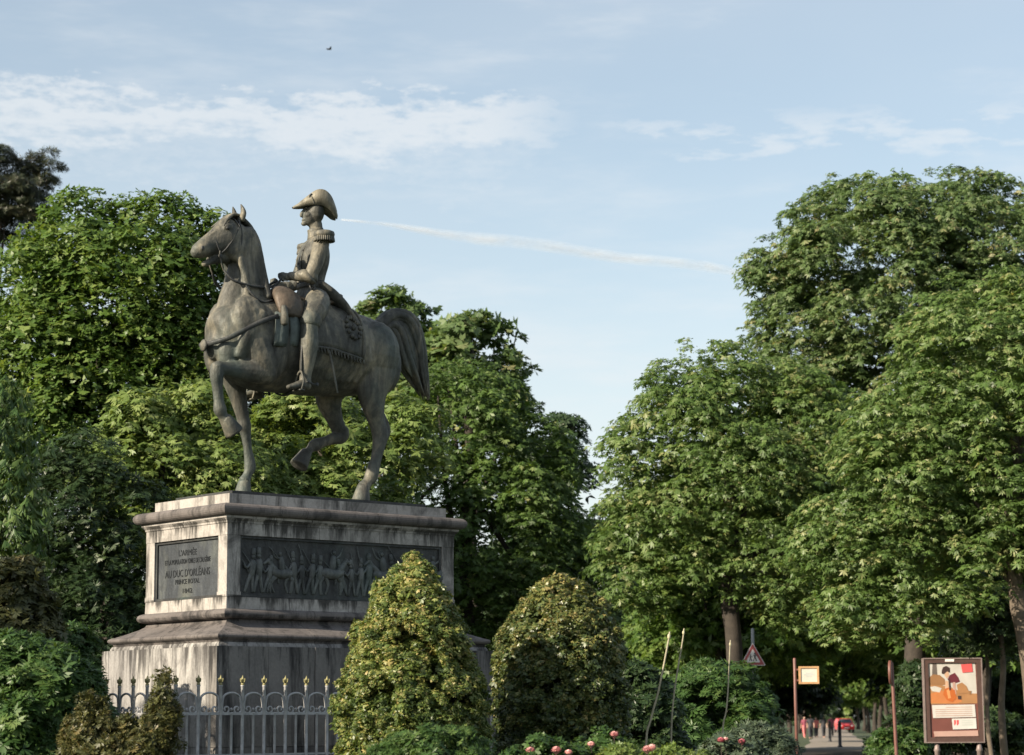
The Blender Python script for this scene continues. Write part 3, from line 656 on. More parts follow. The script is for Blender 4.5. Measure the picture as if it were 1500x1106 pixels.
    def hoof(p, d):
        bm = bmesh.new(); q = Vector(d).normalized().to_track_quat('Z', 'X'); mt = Matrix.Translation(p) @ q.to_matrix().to_4x4()
        lathe(bm, [(.072, -.03), (.086, 0), (.10, .07), (.125, .185), (.128, .215), (.11, .222)], 16, mt); bm_obj('hoof', bm, BRONZE, horse, True)
    hoof((1.445, L, 1.015), (-.62, 0, -.78)); hoof((.765, -.27, .275), (.12, 0, -1)); hoof((-.80, .28, .275), (.2, 0, -1)); hoof((-.245, -.28, .745), (.55, 0, -.83))
    for s in (-1, 1):
        bm = bmesh.new(); tube(bm, [(1.10, s*.085, 3.74, .05, .045), (1.085, s*.105, 3.83, .05, .035), (1.10, s*.10, 3.90, .032, .02), (1.12, s*.095, 3.945, .008, .006)], 3, 9); bm_obj('ear', bm, BRONZE, horse, True)
        bm = bmesh.new(); blob(bm, (1.37, s*.172, 3.575), (.032, .018, .024), seg=10); bm_obj('eye', bm, BRONZE_DARK, horse, True)
        bm = bmesh.new(); blob(bm, (1.722, s*.112, 3.268), (.026, .012, .034), seg=10); bm_obj('nostril', bm, BRONZE_DARK, horse, True)
    bm = bmesh.new()                                                            # mane: crest ridge and locks down the right side, forelock
    crest = [(1.06, 3.80), (.90, 3.68), (.79, 3.50), (.715, 3.28), (.68, 3.05), (.60, 2.86)]
    tube(bm, [(x, -.01, z, .05, .035) for x, z in crest], 4, 9)
    for i in range(26):
        t = i/25*4.99; k = int(t); f = t-k; x = crest[k][0]*(1-f)+crest[k+1][0]*f; z = crest[k][1]*(1-f)+crest[k+1][1]*f; ln = random.uniform(.38, .6)
        tube(bm, [(x, -.02, z, .03, .02), (x+.10, -.17, z-.06, .035, .025), (x+.18+random.uniform(-.03, .05), -.24, z-ln*.6, .03, .02), (x+.16, -.25, z-ln, .008, .008)], 3, 6)
    for i in range(7):
        y = (i-3)*.025
        tube(bm, [(1.10, y*.6, 3.80, .025, .02), (1.22, y, 3.80, .03, .022), (1.34, y*1.7, 3.70+random.uniform(-.03, .03), .022, .018), (1.42, y*2, 3.61+random.uniform(-.04, .03), .006, .006)], 3, 6)
    bm_obj('mane', bm, BRONZE, horse, True)
    bm = bmesh.new()                                                            # tail carried high, locks of hair
    outer = np.array([(-1.28, 2.60), (-1.50, 2.76), (-1.73, 2.78), (-1.89, 2.63), (-1.99, 2.33), (-2.06, 2.0), (-2.14, 1.62)])
    innr = np.array([(-1.30, 2.48), (-1.42, 2.55), (-1.52, 2.46), (-1.58, 2.28), (-1.66, 2.06), (-1.78, 1.9), (-1.96, 1.72)])
    for i in range(64):
        f = random.random()**.8; y0 = random.uniform(-1, 1); n = random.choice((6, 7, 7, 7)) if f > .25 else random.choice((5, 6, 7)); pts = []
        for k in range(n):
            p = outer[k]*f + innr[k]*(1-f); sp = (.055, .09, .11, .125, .125, .115, .08)[k]; wv = random.uniform(-.022, .022)
            r = (.065, .068, .06, .05, .04, .03, .006)[k] if k < n-1 else .006
            pts.append((p[0]+wv, y0*sp, p[1]+wv, r*.8, r))
        tube(bm, pts, 3, 7)
    bm_obj('tail', bm, BRONZE, horse, True)

    # ---- rider body, one surface
    bm = bmesh.new()
    tube(bm, [(-.12, 0, 2.70, .27, .22), (-.12, 0, 2.85, .265, .215), (-.115, 0, 2.98, .215, .175), (-.12, 0, 3.12, .225, .18), (-.135, 0, 3.32, .285, .215), (-.16, 0, 3.48, .315, .20), (-.185, 0, 3.60, .29, .145), (-.19, 0, 3.68, .16, .11)], 4, 20)
    tube(bm, [(-.19, 0, 3.62, .105, .105), (-.185, 0, 3.75, .088, .093), (-.165, 0, 3.88, .085, .095)], 4, 14)
    blob(bm, (-.165, 0, 4.05), (.125, .158, .185)); blob(bm, (-.09, 0, 3.96), (.10, .105, .125))
    tube(bm, [(-.02, 0, 4.07, .03, .025), (.025, 0, 4.00, .026, .032), (.035, 0, 3.965, .024, .022)], 2, 8)               # nose
    blob(bm, (-.005, 0, 3.868), (.042, .045, .035)); blob(bm, (.0, 0, 3.918), (.03, .045, .018)); blob(bm, (-.03, 0, 4.075), (.035, .09, .02))
    for s in (-1, 1):
        blob(bm, (-.165, s*.128, 4.0), (.035, .02, .055)); blob(bm, (-.045, s*.065, 3.98), (.045, .04, .04))
        tube(bm, [(-.17, s*.27, 3.56, .13, .12), (-.14, s*.37, 3.50, .115, .12), (-.09, s*.425, 3.32, .098, .105), (-.01, s*.455, 3.12, .088, .092), (.03, s*.45, 3.055, .085, .085)], 4, 14)
        tube(bm, [(.02, s*.45, 3.06, .085, .085), (.12, s*.43, 3.04, .082, .082), (.21, s*.37, 3.045, .068, .072), (.275, s*.325, 3.05, .060, .066)], 4, 12)
        # gauntleted hand: palm, four curled fingers and a thumb
        blob(bm, (.315, s*.285, 3.05), (.065, .05, .06), Quaternion((0, 0, 1), -s*R_(45)))
        for k, (dz, ln) in enumerate(((.048, .9), (.017, 1), (-.014, .95), (-.044, .75))):
            z = 3.05+dz
            tube(bm, [(.335, s*.275, z, .02), (.385, s*.24, z, .02), (.392, s*(.24-.045*ln), z-.004, .018), (.36, s*(.24-.065*ln), z-.006, .016)], 3, 7)
        tube(bm, [(.30, s*.25, 3.09, .023), (.34, s*.215, 3.115, .02), (.375, s*.21, 3.105, .016)], 3, 7)
        tube(bm, [(-.10, s*.14, 2.78, .18, .19), (.03, s*.34, 2.70, .17, .185), (.17, s*.47, 2.55, .155, .165), (.30, s*.535, 2.41, .125, .135)], 4, 16)
        tube(bm, [(.29, s*.535, 2.43, .125, .13), (.315, s*.55, 2.25, .112, .125), (.325, s*.56, 2.08, .118, .132), (.345, s*.56, 1.88, .10, .112), (.375, s*.555, 1.66, .075, .084), (.375, s*.555, 1.55, .078, .09)], 4, 16)
        tube(bm, [(.33, s*.555, 1.515, .062, .055), (.45, s*.56, 1.525, .072, .06), (.57, s*.57, 1.495, .066, .045), (.665, s*.57, 1.475, .045, .03)], 4, 12)
    rider = remesh('rider', bm, .0115, BRONZE, st, 3)
    for s in (-1, 1):
        bm = bmesh.new(); blob(bm, (-.022, s*.05, 4.028), (.014, .022, .012), seg=8); bm_obj('eye', bm, BRONZE_DARK, rider, True)
        # epaulette: crescent pad with a hanging fringe
        bm = bmesh.new(); tube(bm, [(-.18, s*.19, 3.685, .075, .022), (-.18, s*.33, 3.672, .085, .024), (-.175, s*.42, 3.645, .135, .03)], 3, 12, (1, 0, 0))
        lathe(bm, [(.11, -.05), (.135, -.04), (.145, 0), (.135, .035), (.10, .05), (.03, .055)], 20, Matrix.Translation((-.17, s*.445, 3.635)))
        for k in range(30):
            w = k/30*2*math.pi; cx, cy = -.17+.125*math.cos(w), s*.445+.125*math.sin(w)
            tube(bm, [(cx, cy, 3.60, .014), (cx*1.0+.012*math.cos(w), cy+.012*math.sin(w), 3.54, .013)], 1, 5)
        bm_obj('epaulette', bm, BRONZE, rider, True)
        bm = bmesh.new(); tube(bm, [(.075, s*.45, 3.035, .098, .098), (.11, s*.435, 3.04, .10, .10), (.15, s*.41, 3.042, .092, .092)], 2, 14); bm_obj('cuff', bm, BRONZE, rider, True)
        # boot top and spur
        bm = bmesh.new(); tube(bm, [(.255, s*.535, 2.46, .135, .145), (.29, s*.54, 2.40, .138, .148), (.305, s*.545, 2.33, .13, .14)], 2, 16, cap=.2); bm_obj('boot_top', bm, BRONZE, rider, True)
        bm = bmesh.new(); tube(bm, [(.40, s*.63, 1.56, .014), (.30, s*.60, 1.55, .014), (.27, s*.555, 1.55, .014), (.30, s*.51, 1.55, .014)], 3, 6); tube(bm, [(.27, s*.555, 1.55, .014), (.19, s*.555, 1.555, .012)], 1, 6); blob(bm, (.18, s*.555, 1.555), (.028, .008, .028), seg=8)
        bm_obj('spur', bm, BRONZE_DARK, rider, True)
    # collar, lapel seams, buttons, sash, coat tails
    bm = bmesh.new(); tube(bm, [(-.185, 0, 3.66, .135, .13), (-.175, 0, 3.74, .112, .115), (-.165, 0, 3.80, .106, .112)], 3, 18, cap=.1); bm_obj('collar', bm, BRONZE, rider, True)
    def chest(y, z, off=0.):
        T = crom([(3.0, .215, .175, -.115), (3.12, .225, .18, -.12), (3.32, .285, .215, -.135), (3.48, .315, .20, -.16), (3.60, .29, .145, -.185)], 6)
        i = int(np.argmin(abs(T[:, 0]-z))); _, a, b, cx = T[i]; return Vector((cx + (b+off)*math.sqrt(max(0, 1-(y/a)**2)), y, z))
    for s in (-1, 1):
        for k in range(6):
            z = 3.04+.085*k; bm = bmesh.new(); blob(bm, chest(s*(.06+.013*k), z, .004), (.017, .017, .017), seg=8); bm_obj('button', bm, BRONZE_DARK, rider, True)
        bm = bmesh.new(); tube(bm, [(*chest(s*(.085+.05*q), 3.0+.56*q, .004), .012) for q in np.linspace(0, 1, 9)], 2, 6); bm_obj('lapel_edge', bm, BRONZE, rider, True)
    bm = bmesh.new(); tube(bm, [(*chest(.20-.42*q, 3.08+.46*q, .006), .028, .012) for q in np.linspace(0, 1, 9)], 2, 8, (0, 1, 1)); bm_obj('sash', bm, BRONZE, rider, True)
    bm = bmesh.new(); tube(bm, [(-.115, 0, 2.955, .232, .192), (-.115, 0, 2.995, .230, .19), (-.115, 0, 3.02, .228, .188)], 2, 20, cap=.1); bm_obj('belt', bm, BRONZE, rider, True)
    for s in (-1, 1):
        bm = bmesh.new(); tube(bm, [(-.18, s*.14, 2.98, .12, .10), (-.30, s*.20, 2.86, .15, .085), (-.42, s*.25, 2.72, .17, .06), (-.50, s*.31, 2.55, .17, .045), (-.53, s*.36, 2.40, .15, .03)], 4, 14); bm_obj('coat_tail', bm, BRONZE, rider, True)
    # bicorne worn along the head: crown, rolled brim wings, cockade, tassels
    bm = bmesh.new()
    tube(bm, [(.195, 0, 4.08, .03, .010), (.13, 0, 4.10, .075, .02), (.04, 0, 4.14, .12, .045), (-.08, 0, 4.175, .145, .085), (-.20, 0, 4.19, .15, .10), (-.32, 0, 4.175, .135, .10), (-.41, 0, 4.12, .10, .09), (-.465, 0, 4.06, .07, .065), (-.49, 0, 4.02, .05, .045)], 4, 20)
    hat = bm_obj('hat', bm, BRONZE_PALE, rider, True)
    for s in (-1, 1):
        bm = bmesh.new(); pts = [(.215, .02, 4.09), (.12, .085, 4.145), (-.01, .15, 4.245), (-.13, .19, 4.315), (-.26, .19, 4.32), (-.38, .155, 4.25), (-.47, .10, 4.12), (-.525, .045, 4.0)]
        low = [(.20, .015, 4.068), (.10, .09, 4.085), (-.02, .145, 4.105), (-.14, .17, 4.11), (-.26, .17, 4.095), (-.38, .145, 4.04), (-.46, .10, 3.975), (-.515, .045, 3.95)]
        A = crom(pts, 4); B = crom(low, 4)
        va = [[bm.verts.new((p[0], s*(p[1]+o), p[2])) for p in A] for o in (-.012, .012)]; vb = [[bm.verts.new((p[0], s*(p[1]+o), p[2])) for p in B] for o in (-.012, .012)]
        for i in range(len(A)-1):
            bm.faces.new((va[1][i], va[1][i+1], vb[1][i+1], vb[1][i])); bm.faces.new((va[0][i], vb[0][i], vb[0][i+1], va[0][i+1]))
            bm.faces.new((va[0][i], va[0][i+1], va[1][i+1], va[1][i])); bm.faces.new((vb[0][i], vb[1][i], vb[1][i+1], vb[0][i+1]))
        bm_obj('brim', bm, BRONZE_PALE, hat, True)
    bm = bmesh.new()
    for k in range(14):
        w = k/14*2*math.pi; blob(bm, (-.05+.026*math.cos(w), .165+.01*math.sin(w), 4.225+.026*math.sin(w)), (.013, .010, .013), seg=6)
    bm_obj('cockade', bm, BRONZE_DARK, hat, True)
    bm = bmesh.new(); tube(bm, [(-.05, .17, 4.22, .012), (-.07, .178, 4.17, .012), (-.09, .178, 4.12, .012)], 3, 6); bm_obj('hat_trim', bm, BRONZE, hat, True)

    # the rider sits turned a little to his right from the waist up
    TW = R_(-21)
    def twist(o):
        if o.type == 'MESH':
            for v in o.data.vertices:
                t = min(1, max(0, (v.co.z-2.86)/.22)); t = t*t*(3-2*t)
                if t: a = TW*t; x, y = v.co.x+.13, v.co.y; v.co.x = -.13+x*math.cos(a)-y*math.sin(a); v.co.y = x*math.sin(a)+y*math.cos(a)
        for c in o.children: twist(c)
    twist(rider)
    for o in [hat, *hat.children]:
        for v in o.data.vertices: v.co = Vector((-.15, 0, 4.12)) + Vector((.84, .90, 1.0))*(v.co-Vector((-.15, 0, 4.12)))
    # ---- saddlery
    def sheet(name, grid, mat, th=.022, parent=st):
        """thick curved cloth from a grid of surface points"""
        bm = bmesh.new(); n, m = len(grid), len(grid[0]); V = [[bm.verts.new(p) for p in row] for row in grid]
        for i in range(n-1):
            for j in range(m-1): bm.faces.new((V[i][j], V[i+1][j], V[i+1][j+1], V[i][j+1]))
        bmesh.ops.recalc_face_normals(bm, faces=bm.faces); bmesh.ops.solidify(bm, geom=bm.faces[:], thickness=th)
        return bm_obj(name, bm, mat, parent, True)
    def wave(k): return .012*math.sin(k*2.1)
    for s in (-1, 1):
        g = [[(lambda p: Vector((p.x, s*p.y, p.z)))(surf(x + .06*(a/90), a, .03 + wave(i*.6+a*.05)*.6)) for a in np.linspace(0, 96 + 14*max(0, (-.1-x)), 16)] for i, x in enumerate(np.linspace(.28, -.66, 18))]
        cloth = sheet('saddle_cloth', g, BRONZE)
        bm = bmesh.new(); e = [g[i][-1] for i in range(18)]+[g[-1][j] for j in range(15, 2, -1)]
        tube(bm, [(*p, .022) for p in e], 1, 6)
        for i in range(0, 18):
            p = g[i][-1]; tube(bm, [(p.x, p.y, p.z, .022), (p.x-.01, p.y+s*.01, p.z-.07, .012)], 1, 5)
        bm_obj('fringe', bm, BRONZE, cloth, True)
        # embroidered emblem in the rear corner
        bm = bmesh.new()
        for k in range(12):
            w = k/12*2*math.pi; p = surf(-.44+.11*math.cos(w), 66+14*math.sin(w), .055); blob(bm, (p.x, s*p.y, p.z), (.035, .02, .035), seg=6)
        p = surf(-.44, 66, .055); blob(bm, (p.x, s*p.y, p.z), (.04, .022, .05), seg=8); bm_obj('emblem', bm, BRONZE, cloth, True)
        # pistol holster cover before the saddle, cloth tabs below it
        bm = bmesh.new(); tube(bm, [(.54, s*.20, 2.80, .10, .17), (.55, s*.36, 2.71, .11, .205), (.56, s*.45, 2.57, .09, .205), (.57, s*.49, 2.46, .05, .185)], 4, 16, (0, 1, .6)); bm_obj('holster_cover', bm, BRONZE_LEATHER, st, True)
        for dx, w, ln in ((.70, .10, .46), (.50, .085, .44)):
            g2 = [[Vector((dx+w*q+.03*t*(1 if dx > .6 else -.3), s*(.485+.035*math.sin(t*3)+.02*math.cos(q*4)), 2.48-ln*t)) for q in np.linspace(-1, 1, 6)] for t in np.linspace(0, 1, 8)]
            sheet('holster_tab', g2, bronze_tab, .03)
        bm = bmesh.new(); tube(bm, [(.71, s*.52, 2.55, .035), (.71, s*.535, 2.47, .05), (.71, s*.54, 2.38, .055), (.71, s*.54, 2.32, .05)], 3, 10); bm_obj('tassel', bm, BRONZE, st, True)
        # stirrup leather and iron
        bm = bmesh.new(); tube(bm, [(.40, s*.50, 2.30, .018, .008), (.455, s*.575, 2.0, .018, .008), (.475, s*.59, 1.70, .018, .008)], 4, 8); sl = bm_obj('stirrup_leather', bm, BRONZE_DARK, st, True)
        bm = bmesh.new(); tube(bm, [(.475+.02, s*.49, 1.46, .014), (.475, s*.475, 1.56, .014), (.475, s*.52, 1.66, .014), (.475, s*.58, 1.70, .016), (.475, s*.62, 1.66, .014), (.475, s*.655, 1.56, .014), (.495, s*.645, 1.46, .014)], 3, 7)
        tube(bm, [(.495, s*.48, 1.445, .045, .014), (.495, s*.655, 1.445, .045, .014)], 1, 8, (1, 0, 0)); bm_obj('stirrup', bm, BRONZE, sl, True)
    bm = bmesh.new(); tube(bm, [(.42, 0, 2.86, .19, .09), (.25, 0, 2.76, .27, .06), (-.1, 0, 2.74, .29, .05), (-.4, 0, 2.80, .26, .07), (-.52, 0, 2.90, .17, .05)], 4, 16); bm_obj('saddle', bm, BRONZE_LEATHER, st, True)
    bm = bmesh.new(); tube(bm, [(*surf(.30, a, .02), .03, .012) for a in np.linspace(60, 300, 30)], 1, 8, (1, 0, 0)); bm_obj('girth', bm, BRONZE_DARK, st, True)
    # breast strap with hanging plate
    for s in (-1, 1):
        bm = bmesh.new(); tube(bm, [(.78, s*.50, 2.42, .014, .032), (1.05, s*.475, 2.31, .014, .032), (1.28, s*.40, 2.17, .014, .032), (1.45, s*.30, 2.07, .014, .032), (1.575, s*.14, 2.02, .014, .032), (1.61, 0, 2.01, .014, .032)], 4, 8); bm_obj('breast_strap', bm, BRONZE_DARK, st, True)
    bm = bmesh.new(); lathe(bm, [(.02, -.02), (.07, -.012), (.085, .0), (.06, .018), (.02, .026)], 14, Matrix.Translation((1.615, 0, 2.0)) @ Matrix.Rotation(math.pi/2, 4, 'Y')); bm_obj('breast_plate', bm, BRONZE, st, True)
    # bridle: headstall straps, bit, reins to the hands
    bm = bmesh.new()
    def strap(pts, r=.016): tube(bm, [(*p, r, r*.6) for p in pts], 4, 7)
    for s in (-1, 1):
        strap([(1.13, s*.05, 3.77), (1.17, s*.14, 3.66), (1.26, s*.172, 3.48), (1.38, s*.15, 3.30), (1.46, s*.115, 3.22)]); strap([(1.13, s*.05, 3.77), (1.14, s*.15, 3.55), (1.17, s*.175, 3.36), (1.24, s*.10, 3.20), (1.25, 0, 3.15)])
        strap([(1.56, 0, 3.515), (1.535, s*.08, 3.45), (1.50, s*.115, 3.34), (1.44, s*.10, 3.21), (1.42, 0, 3.10)]); strap([(1.25, 0, 3.76), (1.22, s*.10, 3.72), (1.18, s*.165, 3.62)])
    bm_obj('bridle', bm, BRONZE_DARK, horse, True)
    for s in (-1, 1):
        bm = bmesh.new(); tube(bm, [(1.46, s*.125, 3.26, .012), (1.465, s*.135, 3.18, .014), (1.43, s*.135, 3.06, .011), (1.40, s*.135, 3.0, .011)], 3, 7); blob(bm, (1.462, s*.14, 3.19), (.035, .012, .035), seg=10); bm_obj('bit', bm, BRONZE, horse, True)
        bm = bmesh.new(); tube(bm, [(1.40, s*.14, 3.0, .014), (1.30, s*.20, 2.88, .017), (1.12, s*.245, 2.835, .019), (.88, s*.25, 2.83, .019), (.62, s*.15, 2.89, .018), (.44, .03+s*.05, 3.02, .016)], 4, 8); bm_obj('rein', bm, BRONZE_DARK, st, True)
        bm = bmesh.new(); tube(bm, [(1.14, s*.24, 2.84, .014), (1.05, s*.29, 2.70, .015), (.90, s*.31, 2.62, .015), (.74, s*.30, 2.66, .015)], 4, 8); bm_obj('rein', bm, BRONZE_DARK, st, True)
    # sabre scabbard and hilt on the rider's left hip
    bm = bmesh.new(); tube(bm, [(.09, .36, 2.86, .02, .026), (.03, .47, 2.40, .018, .024), (-.03, .56, 1.95, .016, .02), (-.09, .64, 1.46, .012, .014)], 4, 8); sc = bm_obj('scabbard', bm, BRONZE, st, True)
    bm = bmesh.new(); tube(bm, [(.09, .36, 2.86, .022), (.115, .345, 2.97, .02), (.11, .34, 3.0, .026)], 2, 8); tube(bm, [(.04, .36, 2.87, .012), (.15, .37, 2.875, .012), (.165, .35, 2.93, .011), (.12, .34, 3.0, .011)], 3, 6); bm_obj('hilt', bm, BRONZE_DARK, sc, True)
bronze_tab = bronze_mat('verdigris bronze', (.06, .075, .073), (.11, .135, .13), (.17, .195, .185), (.12, .165, .155))
statue()

# ------------------------------------------------------------------ trees
def base_at(px, D): p = at(px, 1053, D); return (p.x, p.y, 0)
CH = dict(k=6, wr=.29, droop=.9, flat=.5, ruff=.42, void=.35, fill=.32, back=.55)
tree('big bright green maple filling the left side behind the horse\'s head', base_at(150, 46), [(190, 430, 150, 140), (80, 470, 105, 125), (255, 375, 75, 85), (55, 610, 95, 110), (275, 520, 85, 115), (160, 600, 130, 100), (120, 340, 70, 55)], 46,
     1600, 50, .41, .106, LEAF_MAPLE, name='maple_tree', k=5, wr=.55, droop=.25, fan=4.2, flat=.6, fill=.32, trunk_top=at(170, 470, 46))
tree('light green ash with feathery sunlit leaves left of the horse\'s raised foreleg', base_at(230, 40), [(245, 665, 95, 80), (175, 700, 65, 50), (320, 700, 75, 75), (290, 615, 60, 48), (250, 760, 120, 60)], 40,
     620, 60, .36, .112, LEAF_ASH, name='ash_tree', k=7, wr=.26, droop=.6, fan=3.6, flat=.7, r0=.14, trunk_top=at(245, 640, 40))
tree('light green leafy tree seen between the bronze horse\'s legs', base_at(470, 42), [(450, 650, 85, 75), (540, 690, 70, 60), (390, 690, 60, 65), (600, 640, 45, 60), (470, 740, 130, 60)], 42,
     620, 60, .36, .112, LEAF_ASH, name='ash_tree', k=6, wr=.32, droop=.5, fan=5, flat=.6, r0=.14, trunk_top=at(470, 650, 42))
tree('olive green tree rising right behind the horse\'s rump', base_at(560, 78), [(570, 490, 58, 58), (515, 515, 50, 62), (560, 580, 90, 70)], 78, 340, 40, .55, .22, LEAF_DUSTY, name='linden_tree', k=5, wr=.55, droop=.3, fan=4.5)
tree('round topped tree standing behind the horse\'s tail', base_at(690, 72), [(690, 525, 68, 62), (640, 560, 60, 70), (720, 590, 50, 60)], 72, 380, 40, .52, .21, LEAF_DUSTY, name='linden_tree', k=5, wr=.5, droop=.35, fan=4.5)
tree('large tree right of the pedestal, its top in the sun and its lower half dark', base_at(690, 56), [(680, 615, 90, 85), (745, 690, 90, 100), (640, 700, 95, 110), (730, 800, 130, 120), (630, 850, 110, 120), (800, 850, 90, 120)], 56,
     1450, 44, .46, .148, LEAF_CHESTNUT, k=6, wr=.34, droop=.8, ruff=.42, tone=(.26, .2))
tree('added dark tree standing close behind the maple and the bronze horse', base_at(350, 52), [(330, 640, 120, 140), (430, 690, 110, 120), (250, 700, 100, 120)], 52, 320, 80, .66, .18, LEAF_DARK, name='shading_tree', k=6, wr=.4, droop=.5, tone=(.6, .2), back=1.)  # added to cast shade on the lower half of the large tree
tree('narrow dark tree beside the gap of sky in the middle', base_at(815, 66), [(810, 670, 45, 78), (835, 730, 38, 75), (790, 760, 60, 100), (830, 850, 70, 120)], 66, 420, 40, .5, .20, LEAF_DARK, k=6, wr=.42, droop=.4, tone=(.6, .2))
tree('chestnut tree with layered drooping leaves right of the gap of sky', base_at(1068, 50), [(1040, 600, 105, 95), (955, 690, 75, 100), (1080, 700, 140, 140), (1165, 640, 85, 110), (985, 780, 110, 95), (1130, 800, 110, 110), (1150, 890, 60, 50), (930, 850, 60, 50)], 50,
     1600, 44, .41, .135, LEAF_CHESTNUT, bark=BARK, trunk_top=at(1062, 640, 50), r0=.25, **CH)
tree('tallest chestnut tree of all, its huge dome rising at the upper right', base_at(1345, 62), [(1290, 420, 180, 160), (1420, 385, 150, 132), (1175, 500, 80, 120), (1380, 560, 180, 150), (1220, 640, 120, 150), (1510, 480, 120, 150)], 62,
     2400, 44, .47, .162, LEAF_DUSTY, r0=.35, trunk_top=at(1350, 520, 62), **CH)
tree('nearest chestnut tree, at the right edge with its bare lower trunk showing', base_at(1512, 42), [(1445, 560, 145, 150), (1340, 680, 115, 140), (1510, 690, 150, 150), (1290, 800, 95, 100), (1390, 815, 110, 95), (1490, 470, 85, 72), (1255, 885, 70, 62), (1345, 880, 80, 60), (1215, 800, 55, 80)], 42,
     2000, 44, .355, .12, LEAF_CHESTNUT, bark=BARK_PALE, r0=.22, trunk_top=at(1485, 640, 42), **CH)
tree('dark reddish pine at the upper left corner above the maple', base_at(-20, 84), [(10, 275, 70, 42), (70, 238, 32, 18), (25, 325, 60, 30), (-30, 235, 50, 22), (-40, 310, 60, 60), (45, 255, 30, 18)], 84,
     260, 60, .5, .24, LEAF_PINE, name='pine_tree', k=9, wr=.16, droop=.0, flat=.4, fill=.3, void=.7, lobes=30, trunk_top=at(-10, 250, 84))
tree('weeping tree with hanging strands at the far left edge', base_at(-30, 33), [(-10, 700, 52, 120), (15, 760, 45, 90), (-30, 640, 50, 70)], 33, 130, 50, .32, .15, LEAF_LUSH, name='willow_tree', k=6, wr=.16, droop=1.6, fan=3, flat=1.2, r0=.14, tone=(.7, .2))
tree('small sunlit tree branch mass at the left edge under the maple', base_at(-25, 37), [(-5, 600, 32, 45), (5, 640, 25, 25)], 37, 30, 36, .3, .15, LEAF_ASH, name='ash_tree', k=6, wr=.3, droop=.5, fan=4, r0=.09, limbs=3)
tree('dark yew growing close to the ground left of the pedestal', base_at(120, 36), [(120, 760, 85, 110), (60, 840, 80, 110), (190, 830, 60, 130), (120, 930, 120, 120)], 36, 420, 80, .33, .10, LEAF_DARK, name='yew_tree', k=8, wr=.2, droop=.3, fan=3.4, flat=.8, r0=.12, limbs=3)

# trees along the path and the wood that closes the view: copies of two grown trees
def copy_tree(src, loc, rz, sc, label, group):
    o = src.copy(); COL.objects.link(o); o.location = loc; o.rotation_euler = (0, 0, rz); o.scale = (sc, sc, sc*random.uniform(.92, 1.08)); o['label'] = label; o['group'] = group
    for ch in src.children:
        c = ch.copy(); COL.objects.link(c); c.parent = o
    return o
ORD = 'first second third fourth fifth sixth seventh eighth ninth tenth eleventh twelfth thirteenth fourteenth fifteenth sixteenth'.split(); cnt_ = {-1: 0, 1: 0}
def av_label(s):
    k = cnt_[s]; cnt_[s] += 1; return f"{ORD[k]} chestnut from the near end of the row {'left' if s < 0 else 'right'} of the far path"
def proto_tree(loc, label, group, z0, z1, rad, mat, pads, per, leaf, name, r0):
    t = thing(name, loc, label, 'tree', group); h = z1-z0
    E = [(np.array((0, 0, z0+h*.55)), (rad, rad, h*.48)), (np.array((rad*.4, rad*.3, z0+h*.38)), (rad*.75, rad*.75, h*.38)), (np.array((-rad*.45, -rad*.2, z0+h*.4)), (rad*.7, rad*.7, h*.4))]
    cr, pc = crown('crown', lobes_of(E, 12), pads, per, .8, leaf, mat, t, k=5, wr=.42, droop=.5, back=1., fill=.2, shell=(.72, 1.05))
    trunk_obj(t, (0, 0, -.1), (.1, 0, z0+h*.6), r0, r0*.4, BARK)
    for i in range(4): q = Vector(pc[i*7]); limb_obj(t, (0, 0, z0*.9), q*.9, r0*.4, BARK)
    return t
row = [(s, y) for y in (64, 72, 80, 89, 98, 108, 119, 131, 145, 160, 178, 200, 225, 255, 290) for s in (-1, 1) if not (s < 0 and y in (64, 119, 131, 160, 200))]
pr = None
for s, y in row:
    x = .62 + .1378*y + s*(3.5+.2*random.random()); loc = (x, y+random.uniform(-1, 1), 0)
    if pr is None: pr = proto_tree(loc, av_label(s), 'trees along the far path', 2.9, 10.5, 3.3, LEAF_MAPLE, 220, 80, .24, 'avenue_tree', .2); pr.rotation_euler = (0, 0, 1)
    else: copy_tree(pr, loc, random.uniform(0, 6.28), random.uniform(.9, 1.1), av_label(s), 'trees along the far path')
bgp = None
for px, D, lab in ((20, 92, 'dark wood tree glimpsed at the far left under the maple'), (120, 100, 'dark wood tree glimpsed between the maple and the yew'), (230, 95, 'dark wood tree glimpsed behind the ash just left of the pedestal'),
                   (640, 90, 'dark wood tree glimpsed behind the right end of the pedestal'), (720, 96, 'dark wood tree glimpsed above the tip of the cone shaped shrub'), (800, 88, 'dark wood tree glimpsed above the rounded shrub'),
                   (880, 98, 'dark wood tree between the narrow dark tree and the layered chestnut'), (1090, 112, 'dark wood tree behind the triangular warning sign'), (1180, 330, 'leftmost of three trees closing the far end of the path'),
                   (1240, 340, 'middle one of three trees closing the far end of the path'), (1300, 335, 'rightmost of three trees closing the far end of the path'), (1400, 100, 'dark wood tree behind the poster stand'), (1545, 96, 'dark wood tree at the right edge beyond the nearest chestnut trunk')):
    lo = Vector(base_at(px, D))
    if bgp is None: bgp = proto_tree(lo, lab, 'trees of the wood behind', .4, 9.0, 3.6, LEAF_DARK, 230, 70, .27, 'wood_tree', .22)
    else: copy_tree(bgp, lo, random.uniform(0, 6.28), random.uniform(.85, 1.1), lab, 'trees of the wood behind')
for loc, sc, lab in (((-13.6, 20.6, 0), .89, 'smallest park tree outside the picture, nearest the railing on the left'), ((-19, 31, 0), 1.15, 'middle park tree outside the picture on the left'), ((-24, 38, 0), 1.3, 'largest park tree outside the picture on the left')):      # park trees standing out of the picture on the left
    copy_tree(bgp, loc, random.uniform(0, 6.28), sc, lab, 'trees outside the picture')
